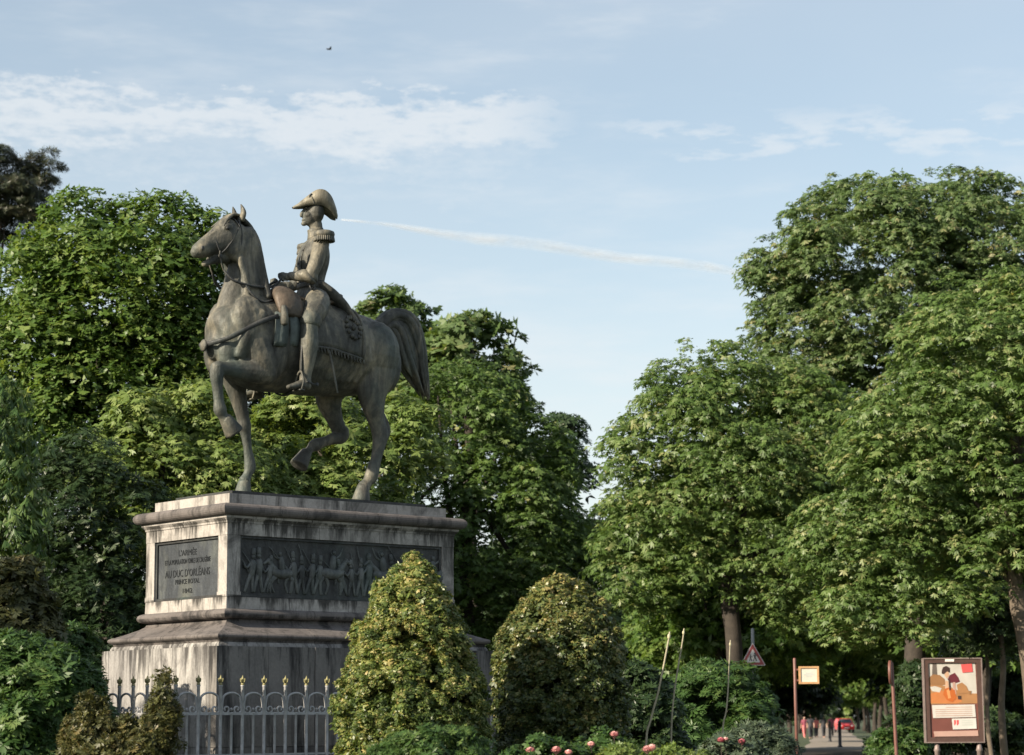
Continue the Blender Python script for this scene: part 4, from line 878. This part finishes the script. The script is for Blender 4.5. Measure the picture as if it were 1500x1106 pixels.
# ------------------------------------------------------------------ shrubs
def shrub(label, base, ells, D, pads, per, pad_r, leaf, mat, name='shrub', cat='shrub', ydepth=1., stems=5, group=None, lobes=8, **kw):
    t = thing(name, base, label, cat, group); b = Vector(base); E = []
    for e in ells:
        c = at(e[0], e[1], D) - b; s = D/FPX; E.append((np.array(c), (e[2]*s, e[2]*s*ydepth, e[3]*s)))
    kw.setdefault('back', .7); kw.setdefault('shell', (.82, 1.0)); kw.setdefault('fill', .15)
    fo, pc = crown('foliage', lobes_of(E, lobes, .2, .34), pads, per, pad_r, leaf, mat, t, **kw)
    for i in range(stems): q = Vector(pc[rng.integers(len(pc))]); limb_obj(t, (random.uniform(-.1, .1), random.uniform(-.1, .1), -.05), q*.85, .03, BARK).name = 'stem'
    return t
s1 = [(605, 850, 16, 34), (604, 872, 30, 44), (602, 905, 54, 60), (600, 960, 80, 75), (602, 1030, 102, 90), (606, 1100, 100, 90), (610, 1180, 92, 90)]
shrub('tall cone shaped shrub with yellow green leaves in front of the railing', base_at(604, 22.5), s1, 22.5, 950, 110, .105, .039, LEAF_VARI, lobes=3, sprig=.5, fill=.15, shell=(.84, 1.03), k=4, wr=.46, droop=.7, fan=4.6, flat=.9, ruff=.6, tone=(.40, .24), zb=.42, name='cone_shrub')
s2 = [(825, 905, 58, 50), (820, 960, 85, 75), (822, 1030, 90, 80), (825, 1100, 86, 90), (822, 1180, 84, 80)]
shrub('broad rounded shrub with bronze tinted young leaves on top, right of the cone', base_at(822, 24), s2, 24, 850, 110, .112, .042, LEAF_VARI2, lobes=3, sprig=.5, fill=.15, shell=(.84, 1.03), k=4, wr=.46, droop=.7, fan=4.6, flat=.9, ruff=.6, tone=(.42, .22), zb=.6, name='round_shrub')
shrub('lush deep green bush filling the lower left corner', base_at(50, 21), [(45, 1040, 90, 95), (110, 1060, 40, 75), (0, 980, 60, 45), (20, 1120, 110, 80)], 21, 360, 60, .15, .085, LEAF_LUSH, k=6, wr=.3, droop=.2, fan=4.2, flat=.8)
shrub('brownish bush with reddish twig tips before the left end of the railing', base_at(170, 20), [(145, 1098, 36, 44), (205, 1108, 45, 38), (170, 1138, 75, 50), (128, 1055, 13, 38), (152, 1062, 10, 30), (240, 1052, 12, 55), (222, 1075, 12, 34), (185, 1082, 12, 28), (110, 1085, 16, 30)], 20, 420, 40, .08, .045, LEAF_BROWN, name='barberry_shrub', k=5, wr=.34, droop=.1, fan=4, flat=1.1, shell=(.45, 1.15), fill=.0, ruff=.7, sprig=.6, lobes=2)
shrub('dull brown leaved shrub at the left edge above the lush bush', base_at(15, 25), [(15, 880, 48, 65), (0, 940, 50, 60), (45, 930, 35, 45), (10, 1030, 60, 90)], 25, 240, 60, .15, .07, LEAF_BROWN, name='brown_shrub', k=5, wr=.36, droop=.3, fan=4, tone=(.35, .2))
shrub('small dark shrub left of the pedestal base', base_at(100, 27), [(88, 955, 50, 42), (60, 1000, 60, 60), (90, 1045, 50, 90)], 27, 240, 60, .15, .07, LEAF_LUSH, k=5, wr=.4, droop=.3, tone=(.3, .2))
shrub('low fine leaved bush at the bottom under the cone shaped shrub', base_at(640, 18.5), [(640, 1112, 80, 42), (590, 1125, 50, 40), (640, 1180, 90, 60)], 18.5, 240, 60, .10, .045, LEAF_LUSH, name='low_shrub', k=6, wr=.25, droop=.1, fan=4, flat=.8)
shrub('mid green bush with finger shaped leaves below the triangular sign', base_at(1045, 31), [(1050, 1045, 78, 72), (985, 1065, 50, 62), (1092, 1088, 36, 46), (1040, 1120, 105, 80)], 31, 330, 50, .19, .10, LEAF_LUSH, k=7, wr=.22, droop=.25, fan=4.6, tone=(.45, .2), name='leafy_bush')
shrub('dark green bush between the round shrub and the leaning stakes', base_at(940, 28), [(940, 1060, 55, 60), (930, 1020, 35, 45), (930, 1120, 80, 70)], 28, 240, 50, .16, .08, LEAF_DARK, k=6, wr=.3, droop=.3, fan=4.6, name='leafy_bush')
shrub('grey green low bush left of the red brown sign pole', base_at(1112, 27), [(1112, 1098, 48, 34), (1075, 1110, 40, 34), (1110, 1140, 70, 40)], 27, 200, 50, .13, .065, LEAF_BLUE, k=6, wr=.22, droop=.0, fan=4.4, name='low_shrub')
shrub('low dark hedge plant right of the path under the disc sign', base_at(1310, 52), [(1300, 1090, 26, 20), (1335, 1085, 26, 26), (1310, 1110, 40, 20)], 52, 70, 26, .2, .13, LEAF_LUSH, k=5, wr=.4, droop=.2, name='low_shrub')
shrub('dark hedge bush right behind the poster stand', base_at(1400, 60), [(1385, 1060, 34, 36), (1430, 1070, 45, 30), (1480, 1075, 40, 28), (1345, 1025, 26, 55), (1340, 1070, 30, 40)], 59, 200, 40, .28, .16, LEAF_DARK, k=5, wr=.4, droop=.2, name='hedge_bush')
shrub('sunlit green bush at the far end of the path', base_at(1243, 250), [(1243, 1046, 6, 12), (1240, 1058, 9, 8)], 250, 30, 20, .25, .3, LEAF_ASH, k=4, wr=.5, stems=2, name='far_shrub')

# roses along the bottom edge
PINK = [plain('rose pink', (.50, .24, .24), .6, 0, .15, 20), plain('rose pale pink', (.70, .42, .40), .6, 0, .15, 20), plain('rose deep pink', (.42, .12, .15), .6, 0, .15, 20)]
def rose(parent, p, r, mat):
    bm = bmesh.new(); p = Vector(p)
    for ring, (n, tilt, rr) in enumerate(((3, .05, .45), (5, .3, .6), (6, .6, .8), (7, 1.0, .9), (7, 1.5, .9))):
        for i in range(n):
            w = 2*math.pi*(i+ring*.4)/n + random.uniform(-.2, .2); d = Vector((math.cos(w), math.sin(w), 0)); q = Vector((-d.y, d.x, 0)); u = Vector((0, 0, 1))
            o = d*math.sin(tilt) + u*math.cos(tilt)
            V = [bm.verts.new(p + v*r) for v in (d*.1-u*.45, d*.22+o*.4+q*rr*.5, o*.8+d*.12+q*rr*.42, o*.86+d*.06, o*.8+d*.12-q*rr*.42, d*.22+o*.4-q*rr*.5)]
            bm.faces.new(V)
    return bm_obj('rose', bm, mat, parent)
def rose_bush(label, px, D, ells, roses, mat=LEAF_LUSH):
    t = shrub(label, base_at(px, D), ells, D, 130, 40, .09, .042, mat, name='rose_bush', cat='rose bush', k=5, wr=.5, droop=.2, fan=5, shell=(.55, 1.05))
    for x, y, r, m in roses:
        q = at(x, y, D-.25) - Vector(base_at(px, D)); rose(t, q, r*D/FPX, PINK[m])
        bm = bmesh.new(); tube(bm, [(q.x*.8, q.y+.1, q.z-.5, .006), (*q, .005)], 1, 5); bm_obj('stem', bm, BARK, t)
rose_bush('rose bush with three pink blooms at the foot of the round shrub', 800, 20, [(800, 1128, 60, 40), (770, 1135, 40, 36)], [(777, 1102, 9, 0), (815, 1101, 9, 0), (833, 1104, 7, 1)])
rose_bush('rose bush with two pale pink blooms standing higher right of the round shrub', 885, 20.5, [(880, 1125, 40, 50), (905, 1120, 30, 36)], [(866, 1092, 7, 1), (900, 1078, 8, 0)])
rose_bush('bright leaved rose bush with one pink bloom in front of the leaning stakes', 960, 19.5, [(905, 1118, 30, 28), (990, 1122, 50, 26), (945, 1125, 40, 26)], [(948, 1100, 9, 0), (955, 1097, 8, 1)], LEAF_ASH)
rose_bush('rose bush with deep pink flattened blooms left of the sign pole', 1070, 22, [(1065, 1120, 45, 34), (1095, 1118, 30, 30)], [(1056, 1086, 7, 2), (1063, 1084, 5, 1), (1087, 1088, 7, 2)], LEAF_BLUE)
# leaning plant stakes with a pale knob
STAKE = plain('pale bamboo', (.30, .27, .19), .6, 0, .3, 14); KNOB = plain('yellowish knob', (.40, .37, .24), .6)
def stake(label, pts, D, r):
    b = Vector(base_at(pts[-1][0], D)); t = thing('plant_stake', b, label, 'stake', 'leaning stakes among the roses')
    P = [at(x, y, D)-b for x, y in pts]; lo = P[-1]; P.append(Vector((lo.x-.03, lo.y, -.05)))
    bm = bmesh.new(); tube(bm, [(*p, r*(.6+.4*i/len(P)), r*(.6+.4*i/len(P))) for i, p in enumerate(P)], 4, 7); bm_obj('cane', bm, STAKE, t, True)
    q = P[0].lerp(P[1], .35); bm = bmesh.new(); blob(bm, q, (r*1.25, r*1.25, r*2.2), seg=8); bm_obj('knob', bm, KNOB, t, True)
stake('most strongly leaning of the pale stakes, left of the others', [(981, 926), (978, 945), (965, 1010), (953, 1055), (946, 1095)], 24, .015)
stake('thin pale stake just right of the most leaning one', [(1002, 921), (1000, 938), (992, 985), (986, 1030), (983, 1090)], 24.6, .012)
stake('thin upright stake in front of the bush below the triangular sign', [(1070, 938), (1069, 955), (1067, 1000), (1064, 1040), (1058, 1085)], 25, .011)

# ------------------------------------------------------------------ signs and poster stand
RED = plain('sign red', (.40, .09, .09), .4, 0, .1); WHITE = plain('sign white', (.72, .69, .66), .45, 0, .08); DARK = plain('sign black', (.03, .03, .035), .5); STEEL = plain('galvanised steel', (.22, .23, .23), .45, .5, .2)
GOLDWOOD = plain('honey wood frame', (.46, .27, .13), .5, 0, .2, 12); PAPER = plain('notice paper', (.54, .51, .44), .6, 0, .06); FAINT = plain('faint grey print', (.45, .48, .45), .6, 0, .1)
BROWN = plain('dark brown metal frame', (.085, .05, .042), .45, .1, .2, 10); BROWN_EDGE = plain('worn frame edge', (.21, .165, .155), .5, .1, .2, 10)
def flat(name, poly, y, mat, parent, th=.004):
    bm = bmesh.new(); prism(bm, poly, y-th, y); return bm_obj(name, bm, mat, parent)      # thin plate facing -y
def pole(name, parent, x, y, z0, z1, r, mat, seg=10):
    bm = bmesh.new(); lathe(bm, [(r, z0), (r, z1), (r*.6, z1+r*.5)], seg, Matrix.Translation((x, y, 0))); return bm_obj(name, bm, mat, parent, True)
# triangular children sign
D = 62; p = at(1103, 975, D); t = thing('warning_sign', (p.x, p.y, 0), 'triangular red bordered warning sign with two children above the bush', 'road sign')
z = p.z; pole('post', t, .02, .06, -.1, z+1.0, .05, STEEL)
def tri(w, o): h = w*.9; return [(-w/2+o*1.7, z+o), (w/2-o*1.7, z+o), (0, z+h-o*2)]
def rtri(w, o, r=.03):
    P = [Vector((a, b)) for a, b in tri(w, o)]; out = []
    for i in range(3):
        a, b, c = P[i-1], P[i], P[(i+1) % 3]
        out += [tuple(b+(a-b).normalized()*r), tuple(b+((a-b).normalized()+(c-b).normalized())*r*.28), tuple(b+(c-b).normalized()*r)]
    return out
flat('rim', rtri(.70, .0), -.0, WHITE, t, .02); flat('border', rtri(.70, .018), -.022, RED, t, .004); flat('plate', rtri(.70, .085), -.028, WHITE, t, .004)
def kid(dx, s, d):
    bm = bmesh.new(); mt = Matrix.Translation((dx, -.036, z+.115)); q = lambda *L: [(x*d*s, zz*s) for x, zz in L]
    for poly in (q((-.02, .1), (.025, .1), (.03, .19), (-.02, .19)), q((-.02, .1), (-.055, .01), (-.035, .0), (.0, .09)), q((.0, .1), (.02, .04), (.05, .0), (.065, .015), (.03, .11)), q((.02, .18), (.08, .13), (.085, .145), (.03, .2)), q((-.015, .18), (-.06, .13), (-.065, .15), (-.01, .195)),
                 [(.006*d*s+.026*s*math.cos(w), .225*s+.028*s*math.sin(w)) for w in np.linspace(0, 2*math.pi, 10, endpoint=False)]): prism(bm, poly, 0, .003, mt)
    bm_obj('pictogram_child', bm, DARK, t)
kid(.05, .95, 1); kid(-.07, .75, 1)
# small framed notice on a red brown pole
D = 40; p = at(1164, 965, D); b = Vector(base_at(1166, D)); t = thing('framed_notice', b, 'small pale notice in a honey coloured frame hung on a red brown pole', 'sign'); sc = D/FPX
pole('pole', t, 0, 0, -.1, p.z, .028, WOOD_RED); lo = at(1170, 1002, D)-b; hi = at(1199, 976, D)-b
def rect(a, b_, c, d): return [(a, c), (b_, c), (b_, d), (a, d)]
bm = bmesh.new(); w = .035
for r_ in ((lo.x, hi.x, lo.z, lo.z+w), (lo.x, hi.x, hi.z-w, hi.z), (lo.x, lo.x+w, lo.z+w, hi.z-w), (hi.x-w, hi.x, lo.z+w, hi.z-w)): prism(bm, rect(*r_), -.045, .0)
bm_obj('frame', bm, GOLDWOOD, t, bevel=.006); pan = flat('panel', rect(lo.x+w, hi.x-w, lo.z+w, hi.z-w), -.018, PAPER, t, .012)
for k, (a, c) in enumerate(((.34, .66), (.25, .75), (.36, .62))):
    zz = lo.z + (hi.z-lo.z)*(.60-.09*k); flat('print_line', rect(lo.x+(hi.x-lo.x)*a, lo.x+(hi.x-lo.x)*c, zz, zz+.018), -.032, FAINT, pan, .001)
for zz in (lo.z+.05, hi.z-.07):
    bm = bmesh.new(); box(bm, (.02, -.012, zz), (lo.x+.01, .012, zz+.03)); bm_obj('bracket', bm, WOOD_RED, t)
# disc sign seen almost edge on
D = 41; b = Vector(base_at(1311, D)); t = thing('disc_sign', b, 'round sign seen edge on atop a red brown pole right of the path', 'sign'); zt = (at(1305, 985, D)).z; xt = (at(1305, 985, D)-b).x
bm = bmesh.new(); tube(bm, [(.03, 0, -.1, .033), (0, 0, 1.2, .033), (xt+.02, 0, zt+.17, .03)], 2, 10); bm_obj('pole', bm, WOOD_RED, t, True)
mt = Matrix.Translation((xt-.01, -.04, zt)) @ Matrix.Rotation(R_(76), 4, 'Z') @ Matrix.Rotation(math.pi/2, 4, 'X')
bm = bmesh.new(); lathe(bm, [(.19, -.012), (.205, -.008), (.205, .008), (.19, .012)], 28, mt); bm_obj('disc', bm, WOOD_RED, t, True)
bm = bmesh.new(); lathe(bm, [(.17, .013), (.17, .016)], 24, mt); bm_obj('face', bm, WHITE, t); bm = bmesh.new(); lathe(bm, [(.205, -.03), (.215, -.03), (.215, .022), (.205, .022)], 28, mt); bm_obj('rim', bm, WOOD_RED, t, True)
# poster stand
D = 48; b = Vector(base_at(1397, D)); sc = D/FPX; t = thing('poster_stand', (b.x, b.y, 0), 'brown framed poster stand on two legs showing a seated player with an orange cello', 'poster stand')
q = lambda x, y: ((x-1396.5)*sc, 1.6+(1053-y)*sc*1.003)
def prect(x0, y0, x1, y1): (a, d), (c, e) = q(x0, y0), q(x1, y1); return rect(min(a, c), max(a, c), min(d, e), max(d, e))
bm = bmesh.new()
for r_ in ((1355, 971, 1438, 977), (1355, 1083, 1438, 1090), (1355, 977, 1361.5, 1083), (1431.5, 977, 1438, 1083)): prism(bm, prect(*r_), -.07, .06)
bm_obj('frame', bm, BROWN, t, bevel=.012)
bm = bmesh.new()
for r_ in ((1353.5, 970, 1355.2, 1091), (1437.8, 970, 1439.5, 1091), (1355.2, 969.5, 1437.8, 971.2), (1355.2, 1089.6, 1437.8, 1091)): prism(bm, prect(*r_), -.085, .075)
bm_obj('frame_edge', bm, BROWN_EDGE, t, bevel=.006)
bm = bmesh.new(); prism(bm, prect(1386, 971.4, 1399, 975), -.082, -.07); bm_obj('top_plate', bm, WHITE, t)
def pm(name, col): return plain(name, col, .35, 0, .1, 5, 0)
bk = flat('poster', prect(1361.5, 977, 1431.5, 1083), -.02, pm('poster wine brown', (.15, .055, .045)), t, .02); k_ = [0]
def ink(name, poly, mat):
    k_[0] += 1; flat(name, [q(*p_) for p_ in poly], -.0405-.0006*k_[0], mat, bk, .0005)
cream = pm('poster pale', (.47, .45, .42)); orange = pm('poster orange', (.46, .17, .06)); tan = pm('poster tan', (.33, .17, .075)); olive = pm('poster brown', (.25, .13, .06)); skin = pm('poster skin', (.50, .32, .22)); hair = pm('poster hair', (.05, .03, .028)); maroon = pm('poster maroon', (.11, .02, .03)); pink = pm('poster red', (.55, .09, .09)); rosy = pm('poster blush', (.42, .27, .23))
ink('print_background', [(1361.8, 977.3), (1430, 977.3), (1431, 1032), (1362.5, 1034)], cream); ink('print_curtain', [(1368, 977.4), (1374, 977.4), (1375, 1002), (1366, 1004)], pm('poster dark grey', (.12, .10, .09)))
ink('print_sofa', [(1362, 998), (1368, 993), (1378, 994), (1385, 1000), (1386, 1008), (1378, 1010), (1362, 1009)], olive); ink('print_table', [(1362.4, 1008), (1390, 1010), (1412, 1020), (1431, 1021), (1431, 1035), (1363, 1036)], tan)
ink('print_orange_cloth', [(1362.6, 1021), (1380, 1016), (1400, 1024), (1410, 1032), (1400, 1035), (1363, 1034)], orange); ink('print_cushion', [(1363, 1011), (1371, 1010), (1380, 1013), (1377, 1019), (1366, 1017)], cream)
ink('print_figure_torso', [(1389, 1000), (1393, 994), (1400, 991), (1405, 998), (1407, 1004), (1400, 1006), (1392, 1005)], maroon); ink('print_figure_face', [(1385, 988), (1390, 988), (1392, 995), (1388, 999), (1385, 995)], skin)
ink('print_figure_hair', [(1381, 988), (1383, 983), (1388, 981), (1393, 984), (1393, 991), (1389, 989), (1384, 993), (1381, 992)], hair); ink('print_figure_arm', [(1386, 1002), (1390, 1003), (1391, 1020), (1387, 1022), (1385, 1012)], skin); ink('print_figure_arm', [(1396, 1005), (1400, 1004), (1401, 1022), (1396, 1026)], rosy)
ink('print_cello', [(1384, 1014), (1391, 1012), (1399, 1016), (1401, 1027), (1395, 1033), (1387, 1030), (1382, 1022)], pm('poster deep orange', (.42, .11, .025))); ink('print_cello_shine', [(1387, 1016), (1391, 1014), (1393, 1027), (1389, 1028)], pm('poster light orange', (.55, .25, .10))); ink('print_cello_neck', [(1390.5, 1000), (1392.5, 1000), (1393.5, 1016), (1391, 1016)], hair); ink('print_basket', [(1402, 1008), (1410, 1005), (1416, 1010), (1420, 1020), (1404, 1021)], tan); ink('print_pot', [(1403, 1024), (1408, 1024), (1408, 1029), (1403, 1029)], hair)
ink('print_glass', [(1419, 1017), (1423, 1017), (1422, 1022), (1420, 1022)], olive); ink('red_label', [(1409, 979), (1425, 978), (1426, 990), (1411, 991)], pink)
ink('text_block', [(1365, 1037), (1427, 1036.5), (1428, 1054.5), (1366, 1055.5)], pm('poster white', (.52, .50, .48)))
for k in range(5): ink('text_line', [(1370 if k else 1385, 1040+k*3), (1423, 1039.6+k*3), (1423, 1040.6+k*3), (1370 if k else 1385, 1041+k*3)], rosy)
ink('logo_box', [(1393, 1056.5), (1428, 1056), (1428.5, 1071), (1394, 1072)], pm('poster white', (.55, .54, .52)))
for dx in (0, 4): ink('logo_mark', [(1396+dx, 1058.5), (1399+dx, 1058.5), (1399+dx, 1063.5), (1397.5+dx, 1066), (1396+dx, 1066)], pink)
for k in range(3): ink('text_line', [(1407, 1059+k*3), (1423, 1058.8+k*3), (1423, 1060+k*3), (1407, 1060.2+k*3)], FAINT)
ink('print_lower_band', [(1366, 1074.5), (1430, 1073.5), (1430.6, 1081.5), (1367, 1082)], rosy)
for dx in (1371, 1432):
    xx = q(dx, 0)[0]; bm = bmesh.new(); lathe(bm, [(.055, -.05), (.055, .86), (.075, .88), (.06, .93), (.035, 1.06)], 12, Matrix.Translation((xx, 0, 0))); bm_obj('leg', bm, WOOD_RED if dx < 0 else BROWN_EDGE, t, True)
# slim bare trunks of young trees beside the poster stand
def young(label, px, D, r, ytop):
    b = Vector(base_at(px, D)); t = thing('young_tree', b, label, 'tree'); top = at(px-4, ytop, D)-b; trunk_obj(t, (0, 0, -.1), top, r, r*.7, BARK_PALE, wob=.04, seg=9)
    E = [(np.array(top)+np.array((0, .2, .5)), (1.2, 1.0, .8))]; cr, pc = crown('crown', E, 40, 60, .45, .15, LEAF_DARK, t, **CH)
young('slim pale trunk standing right beside the poster stand', 1470, 45, .085, 930)
young('thin darker trunk half hidden behind the poster stand\'s right edge', 1449, 52, .06, 950)

# ------------------------------------------------------------------ far end of the path: people, bollards, a red car
SKIN = plain('skin', (.45, .27, .2), .6); HAIR = plain('dark hair', (.03, .022, .018), .7)
def person(label, px, D, shirt, trousers, h=1.72, rz=0, stride=.16):
    b = base_at(px, D); k = h/1.72; t = thing('person', b, label, 'person', rz=rz)
    bm = bmesh.new()
    for s in (-1, 1):
        tube(bm, [(s*.09*k, 0, .92*k, .095*k), (s*.10*k, s*stride*.5, .5*k, .07*k), (s*.10*k, s*stride, .08*k, .05*k)], 3, 8, (1, 0, 0)); tube(bm, [(s*.10*k, s*stride+.03, .045*k, .045*k), (s*.11*k, s*stride-.13, .035*k, .035*k)], 1, 7, (1, 0, 0))
        tube(bm, [(s*.18*k, 0, 1.40*k, .06*k), (s*.245*k, -s*.04, 1.12*k, .045*k), (s*.25*k, -s*.12, .86*k, .035*k)], 3, 7, (1, 0, 0)); blob(bm, (s*.25*k, -s*.13, .80*k), (.035*k, .045*k, .06*k), seg=7)
    tube(bm, [(0, 0, .90*k, .16*k, .11*k), (0, 0, 1.1*k, .145*k, .10*k), (0, 0, 1.32*k, .18*k, .115*k), (0, 0, 1.43*k, .13*k, .08*k), (0, 0, 1.50*k, .055*k, .055*k), (0, 0, 1.55*k, .055*k, .055*k)], 3, 12, (1, 0, 0)); blob(bm, (0, -.01, 1.61*k), (.075*k, .095*k, .115*k)); blob(bm, (0, -.105*k, 1.6*k), (.016, .02, .022), seg=6)
    remesh('body', bm, .02, SKIN, t, 2)
    bm = bmesh.new(); blob(bm, (0, .015, 1.645*k), (.088*k, .10*k, .10*k)); bm_obj('hair', bm, HAIR, t, True)
    bm = bmesh.new(); tube(bm, [(0, 0, .86*k, .185*k, .135*k), (0, 0, 1.1*k, .172*k, .125*k), (0, 0, 1.32*k, .205*k, .138*k), (0, 0, 1.43*k, .15*k, .10*k)], 3, 12, (1, 0, 0))
    for s in (-1, 1): tube(bm, [(s*.16*k, 0, 1.41*k, .075*k), (s*.235*k, -s*.03, 1.15*k, .062*k)], 2, 8, (1, 0, 0))
    bm_obj('shirt', bm, shirt, t, True); bm = bmesh.new()
    for s in (-1, 1): tube(bm, [(s*.085*k, 0, .95*k, .12*k), (s*.10*k, s*stride*.5, .5*k, .09*k), (s*.10*k, s*stride, .12*k, .075*k)], 3, 8, (1, 0, 0))
    bm_obj('trousers', bm, trousers, t, True)
CL_PINK = plain('pink cloth', (.55, .16, .16), .8); CL_DARK = plain('dark cloth', (.035, .035, .042), .8); CL_WINE = plain('wine cloth', (.25, .06, .09), .8)
person('small person in a pink shirt and dark trousers walking on the far path', 1195, 180, CL_PINK, CL_DARK, 1.6)
person('person in dark clothes walking left of the pink shirt on the far path', 1187, 172, CL_DARK, CL_DARK, 1.78)
person('person in black walking right of the pink shirt on the far path', 1206, 178, CL_DARK, CL_DARK, 1.68, .2)
person('person in a wine red top on the far path beside the bollards', 1217, 185, CL_WINE, CL_DARK, 1.7, 2.9)
person('person in a wine red jacket at the left edge of the far path', 1178, 176, CL_WINE, CL_PINK, 1.66, .3)
def bollard(label, px, D, h):
    t = thing('bollard', base_at(px, D), label, 'bollard', 'bollards on the path'); bm = bmesh.new(); lathe(bm, [(.14, -.02), (.14, .08), (.09, .12), (.085, h-.2), (.11, h-.18), (.11, h-.12), (.085, h-.1)], 12); bm_obj('shaft', bm, DARK, t, True)
    bm = bmesh.new(); lathe(bm, [(.06, h-.11), (.10, h-.06), (.10, h), (.05, h+.05)], 12); bm_obj('head', bm, DARK, t, True)
bollard('nearer black bollard right of the middle of the path', 1229.5, 119, 1.35)
bollard('farther black bollard in the middle of the path', 1215, 145, 1.30)
def car():
    t = thing('parked_car', base_at(1236, 235), 'small bright red car parked head on at the end of the path', 'car'); paint = plain('red car paint', (.55, .05, .05), .25, 0, .05, 3, 0); glass = plain('car glass', (.03, .04, .05), .1, 0, .1, 3, 0)
    bm = bmesh.new(); prof = [(-1.9, .30), (-1.95, .62), (-1.8, .82), (-1.05, .95), (-.45, 1.40), (.9, 1.44), (1.65, 1.0), (1.85, .92), (1.9, .32)]
    A = [[bm.verts.new((s*(.80 - (.12 if z_ > 1.2 else 0)), y_, z_)) for y_, z_ in prof] for s in (-1, 1)]; n = len(prof)
    bm.faces.new(A[0]); bm.faces.new(A[1][::-1])
    for i in range(n): bm.faces.new((A[0][i], A[0][(i+1) % n], A[1][(i+1) % n], A[1][i]))
    bm_obj('body', bm, paint, t, bevel=.04)
    bm = bmesh.new(); V = [bm.verts.new(v) for v in ((-.68, -1.02, .985), (.68, -1.02, .985), (.60, -.50, 1.375), (-.60, -.50, 1.375))]; bm.faces.new(V); bm_obj('windscreen', bm, glass, t)
    for s in (-1, 1):
        bm = bmesh.new(); blob(bm, (s*.58, -1.90, .68), (.14, .06, .08), seg=8); bm_obj('headlight', bm, WHITE, t, True)
        for y_ in (-1.2, 1.2): bm = bmesh.new(); lathe(bm, [(.31, -.1), (.33, -.06), (.33, .06), (.31, .1)], 16, Matrix.Translation((s*.74, y_, .33)) @ Matrix.Rotation(math.pi/2, 4, 'Y')); bm_obj('wheel', bm, DARK, t, True)
    bm = bmesh.new(); box(bm, (-.25, -1.985, .42), (.25, -1.95, .52)); bm_obj('number_plate', bm, WHITE, t)
car()

# ------------------------------------------------------------------ in the sky: vapour trail, a bird
def trail():
    m = bpy.data.materials.new('vapour'); m.use_nodes = True; nt = m.node_tree; nt.nodes.clear(); N = nt.nodes; L = nt.links
    out = N.new('ShaderNodeOutputMaterial'); tr = N.new('ShaderNodeBsdfTransparent'); di = N.new('ShaderNodeBsdfTranslucent'); d2 = N.new('ShaderNodeBsdfDiffuse'); ad = N.new('ShaderNodeMixShader'); mx = N.new('ShaderNodeMixShader')
    di.inputs[0].default_value = (.95, .95, .95, 1); d2.inputs[0].default_value = (.95, .95, .95, 1); L.new(di.outputs[0], ad.inputs[1]); L.new(d2.outputs[0], ad.inputs[2])
    f = nz(nt, .025, 5, .7, (1, 1, 2.5)); a = ramp(nt, f, [(.35, (.012,)*3), (.7, (.11,)*3)]); L.new(a, mx.inputs[0]); L.new(tr.outputs[0], mx.inputs[1]); L.new(ad.outputs[0], mx.inputs[2]); L.new(mx.outputs[0], out.inputs[0])
    D = 2600; A = at(500, 322, D); B = at(1110, 402, D+150); b = A.lerp(B, .5); bm = bmesh.new()
    for r in (1.2, 2.4, 3.8, 5.2, 6.8, 8.5):
        pts = [(*(A.lerp(B, u)-b + Vector((0, 0, 1.5*math.sin(u*17)))), r*(1-.35*abs(u-.35))*min(1, .12+u*2.6)*min(1, .4+(1-u)*6), r*(1-.35*abs(u-.35))*min(1, .12+u*2.6)*min(1, .4+(1-u)*6)) for u in np.linspace(0, 1, 24)]
        tube(bm, pts, 1, 12, (0, 0, 1), 0)
    o = bm_obj('vapour_trail', bm, m, None, True); o.location = b; tag(o, 'long white vapour trail sloping across the sky right of the rider', 'vapour trail'); o.visible_shadow = True
trail()
def bird():
    b = at(482, 72, 150); t = thing('bird', b, 'tiny dark bird high in the sky above the rider', 'bird', rz=.4); bm = bmesh.new()
    tube(bm, [(-.20, 0, 0, .012, .03), (-.1, 0, .0, .045), (.04, 0, 0, .06), (.14, 0, .02, .04), (.19, 0, .02, .012)], 3, 8); bm_obj('body', bm, DARK, t, True)
    for s in (-1, 1):
        bm = bmesh.new(); tube(bm, [(.05, s*.03, .02, .06, .012), (.06, s*.2, .10, .055, .008), (.0, s*.42, .06, .015, .004)], 3, 7, (1, 0, 0)); bm_obj('wing', bm, DARK, t, True)
bird()
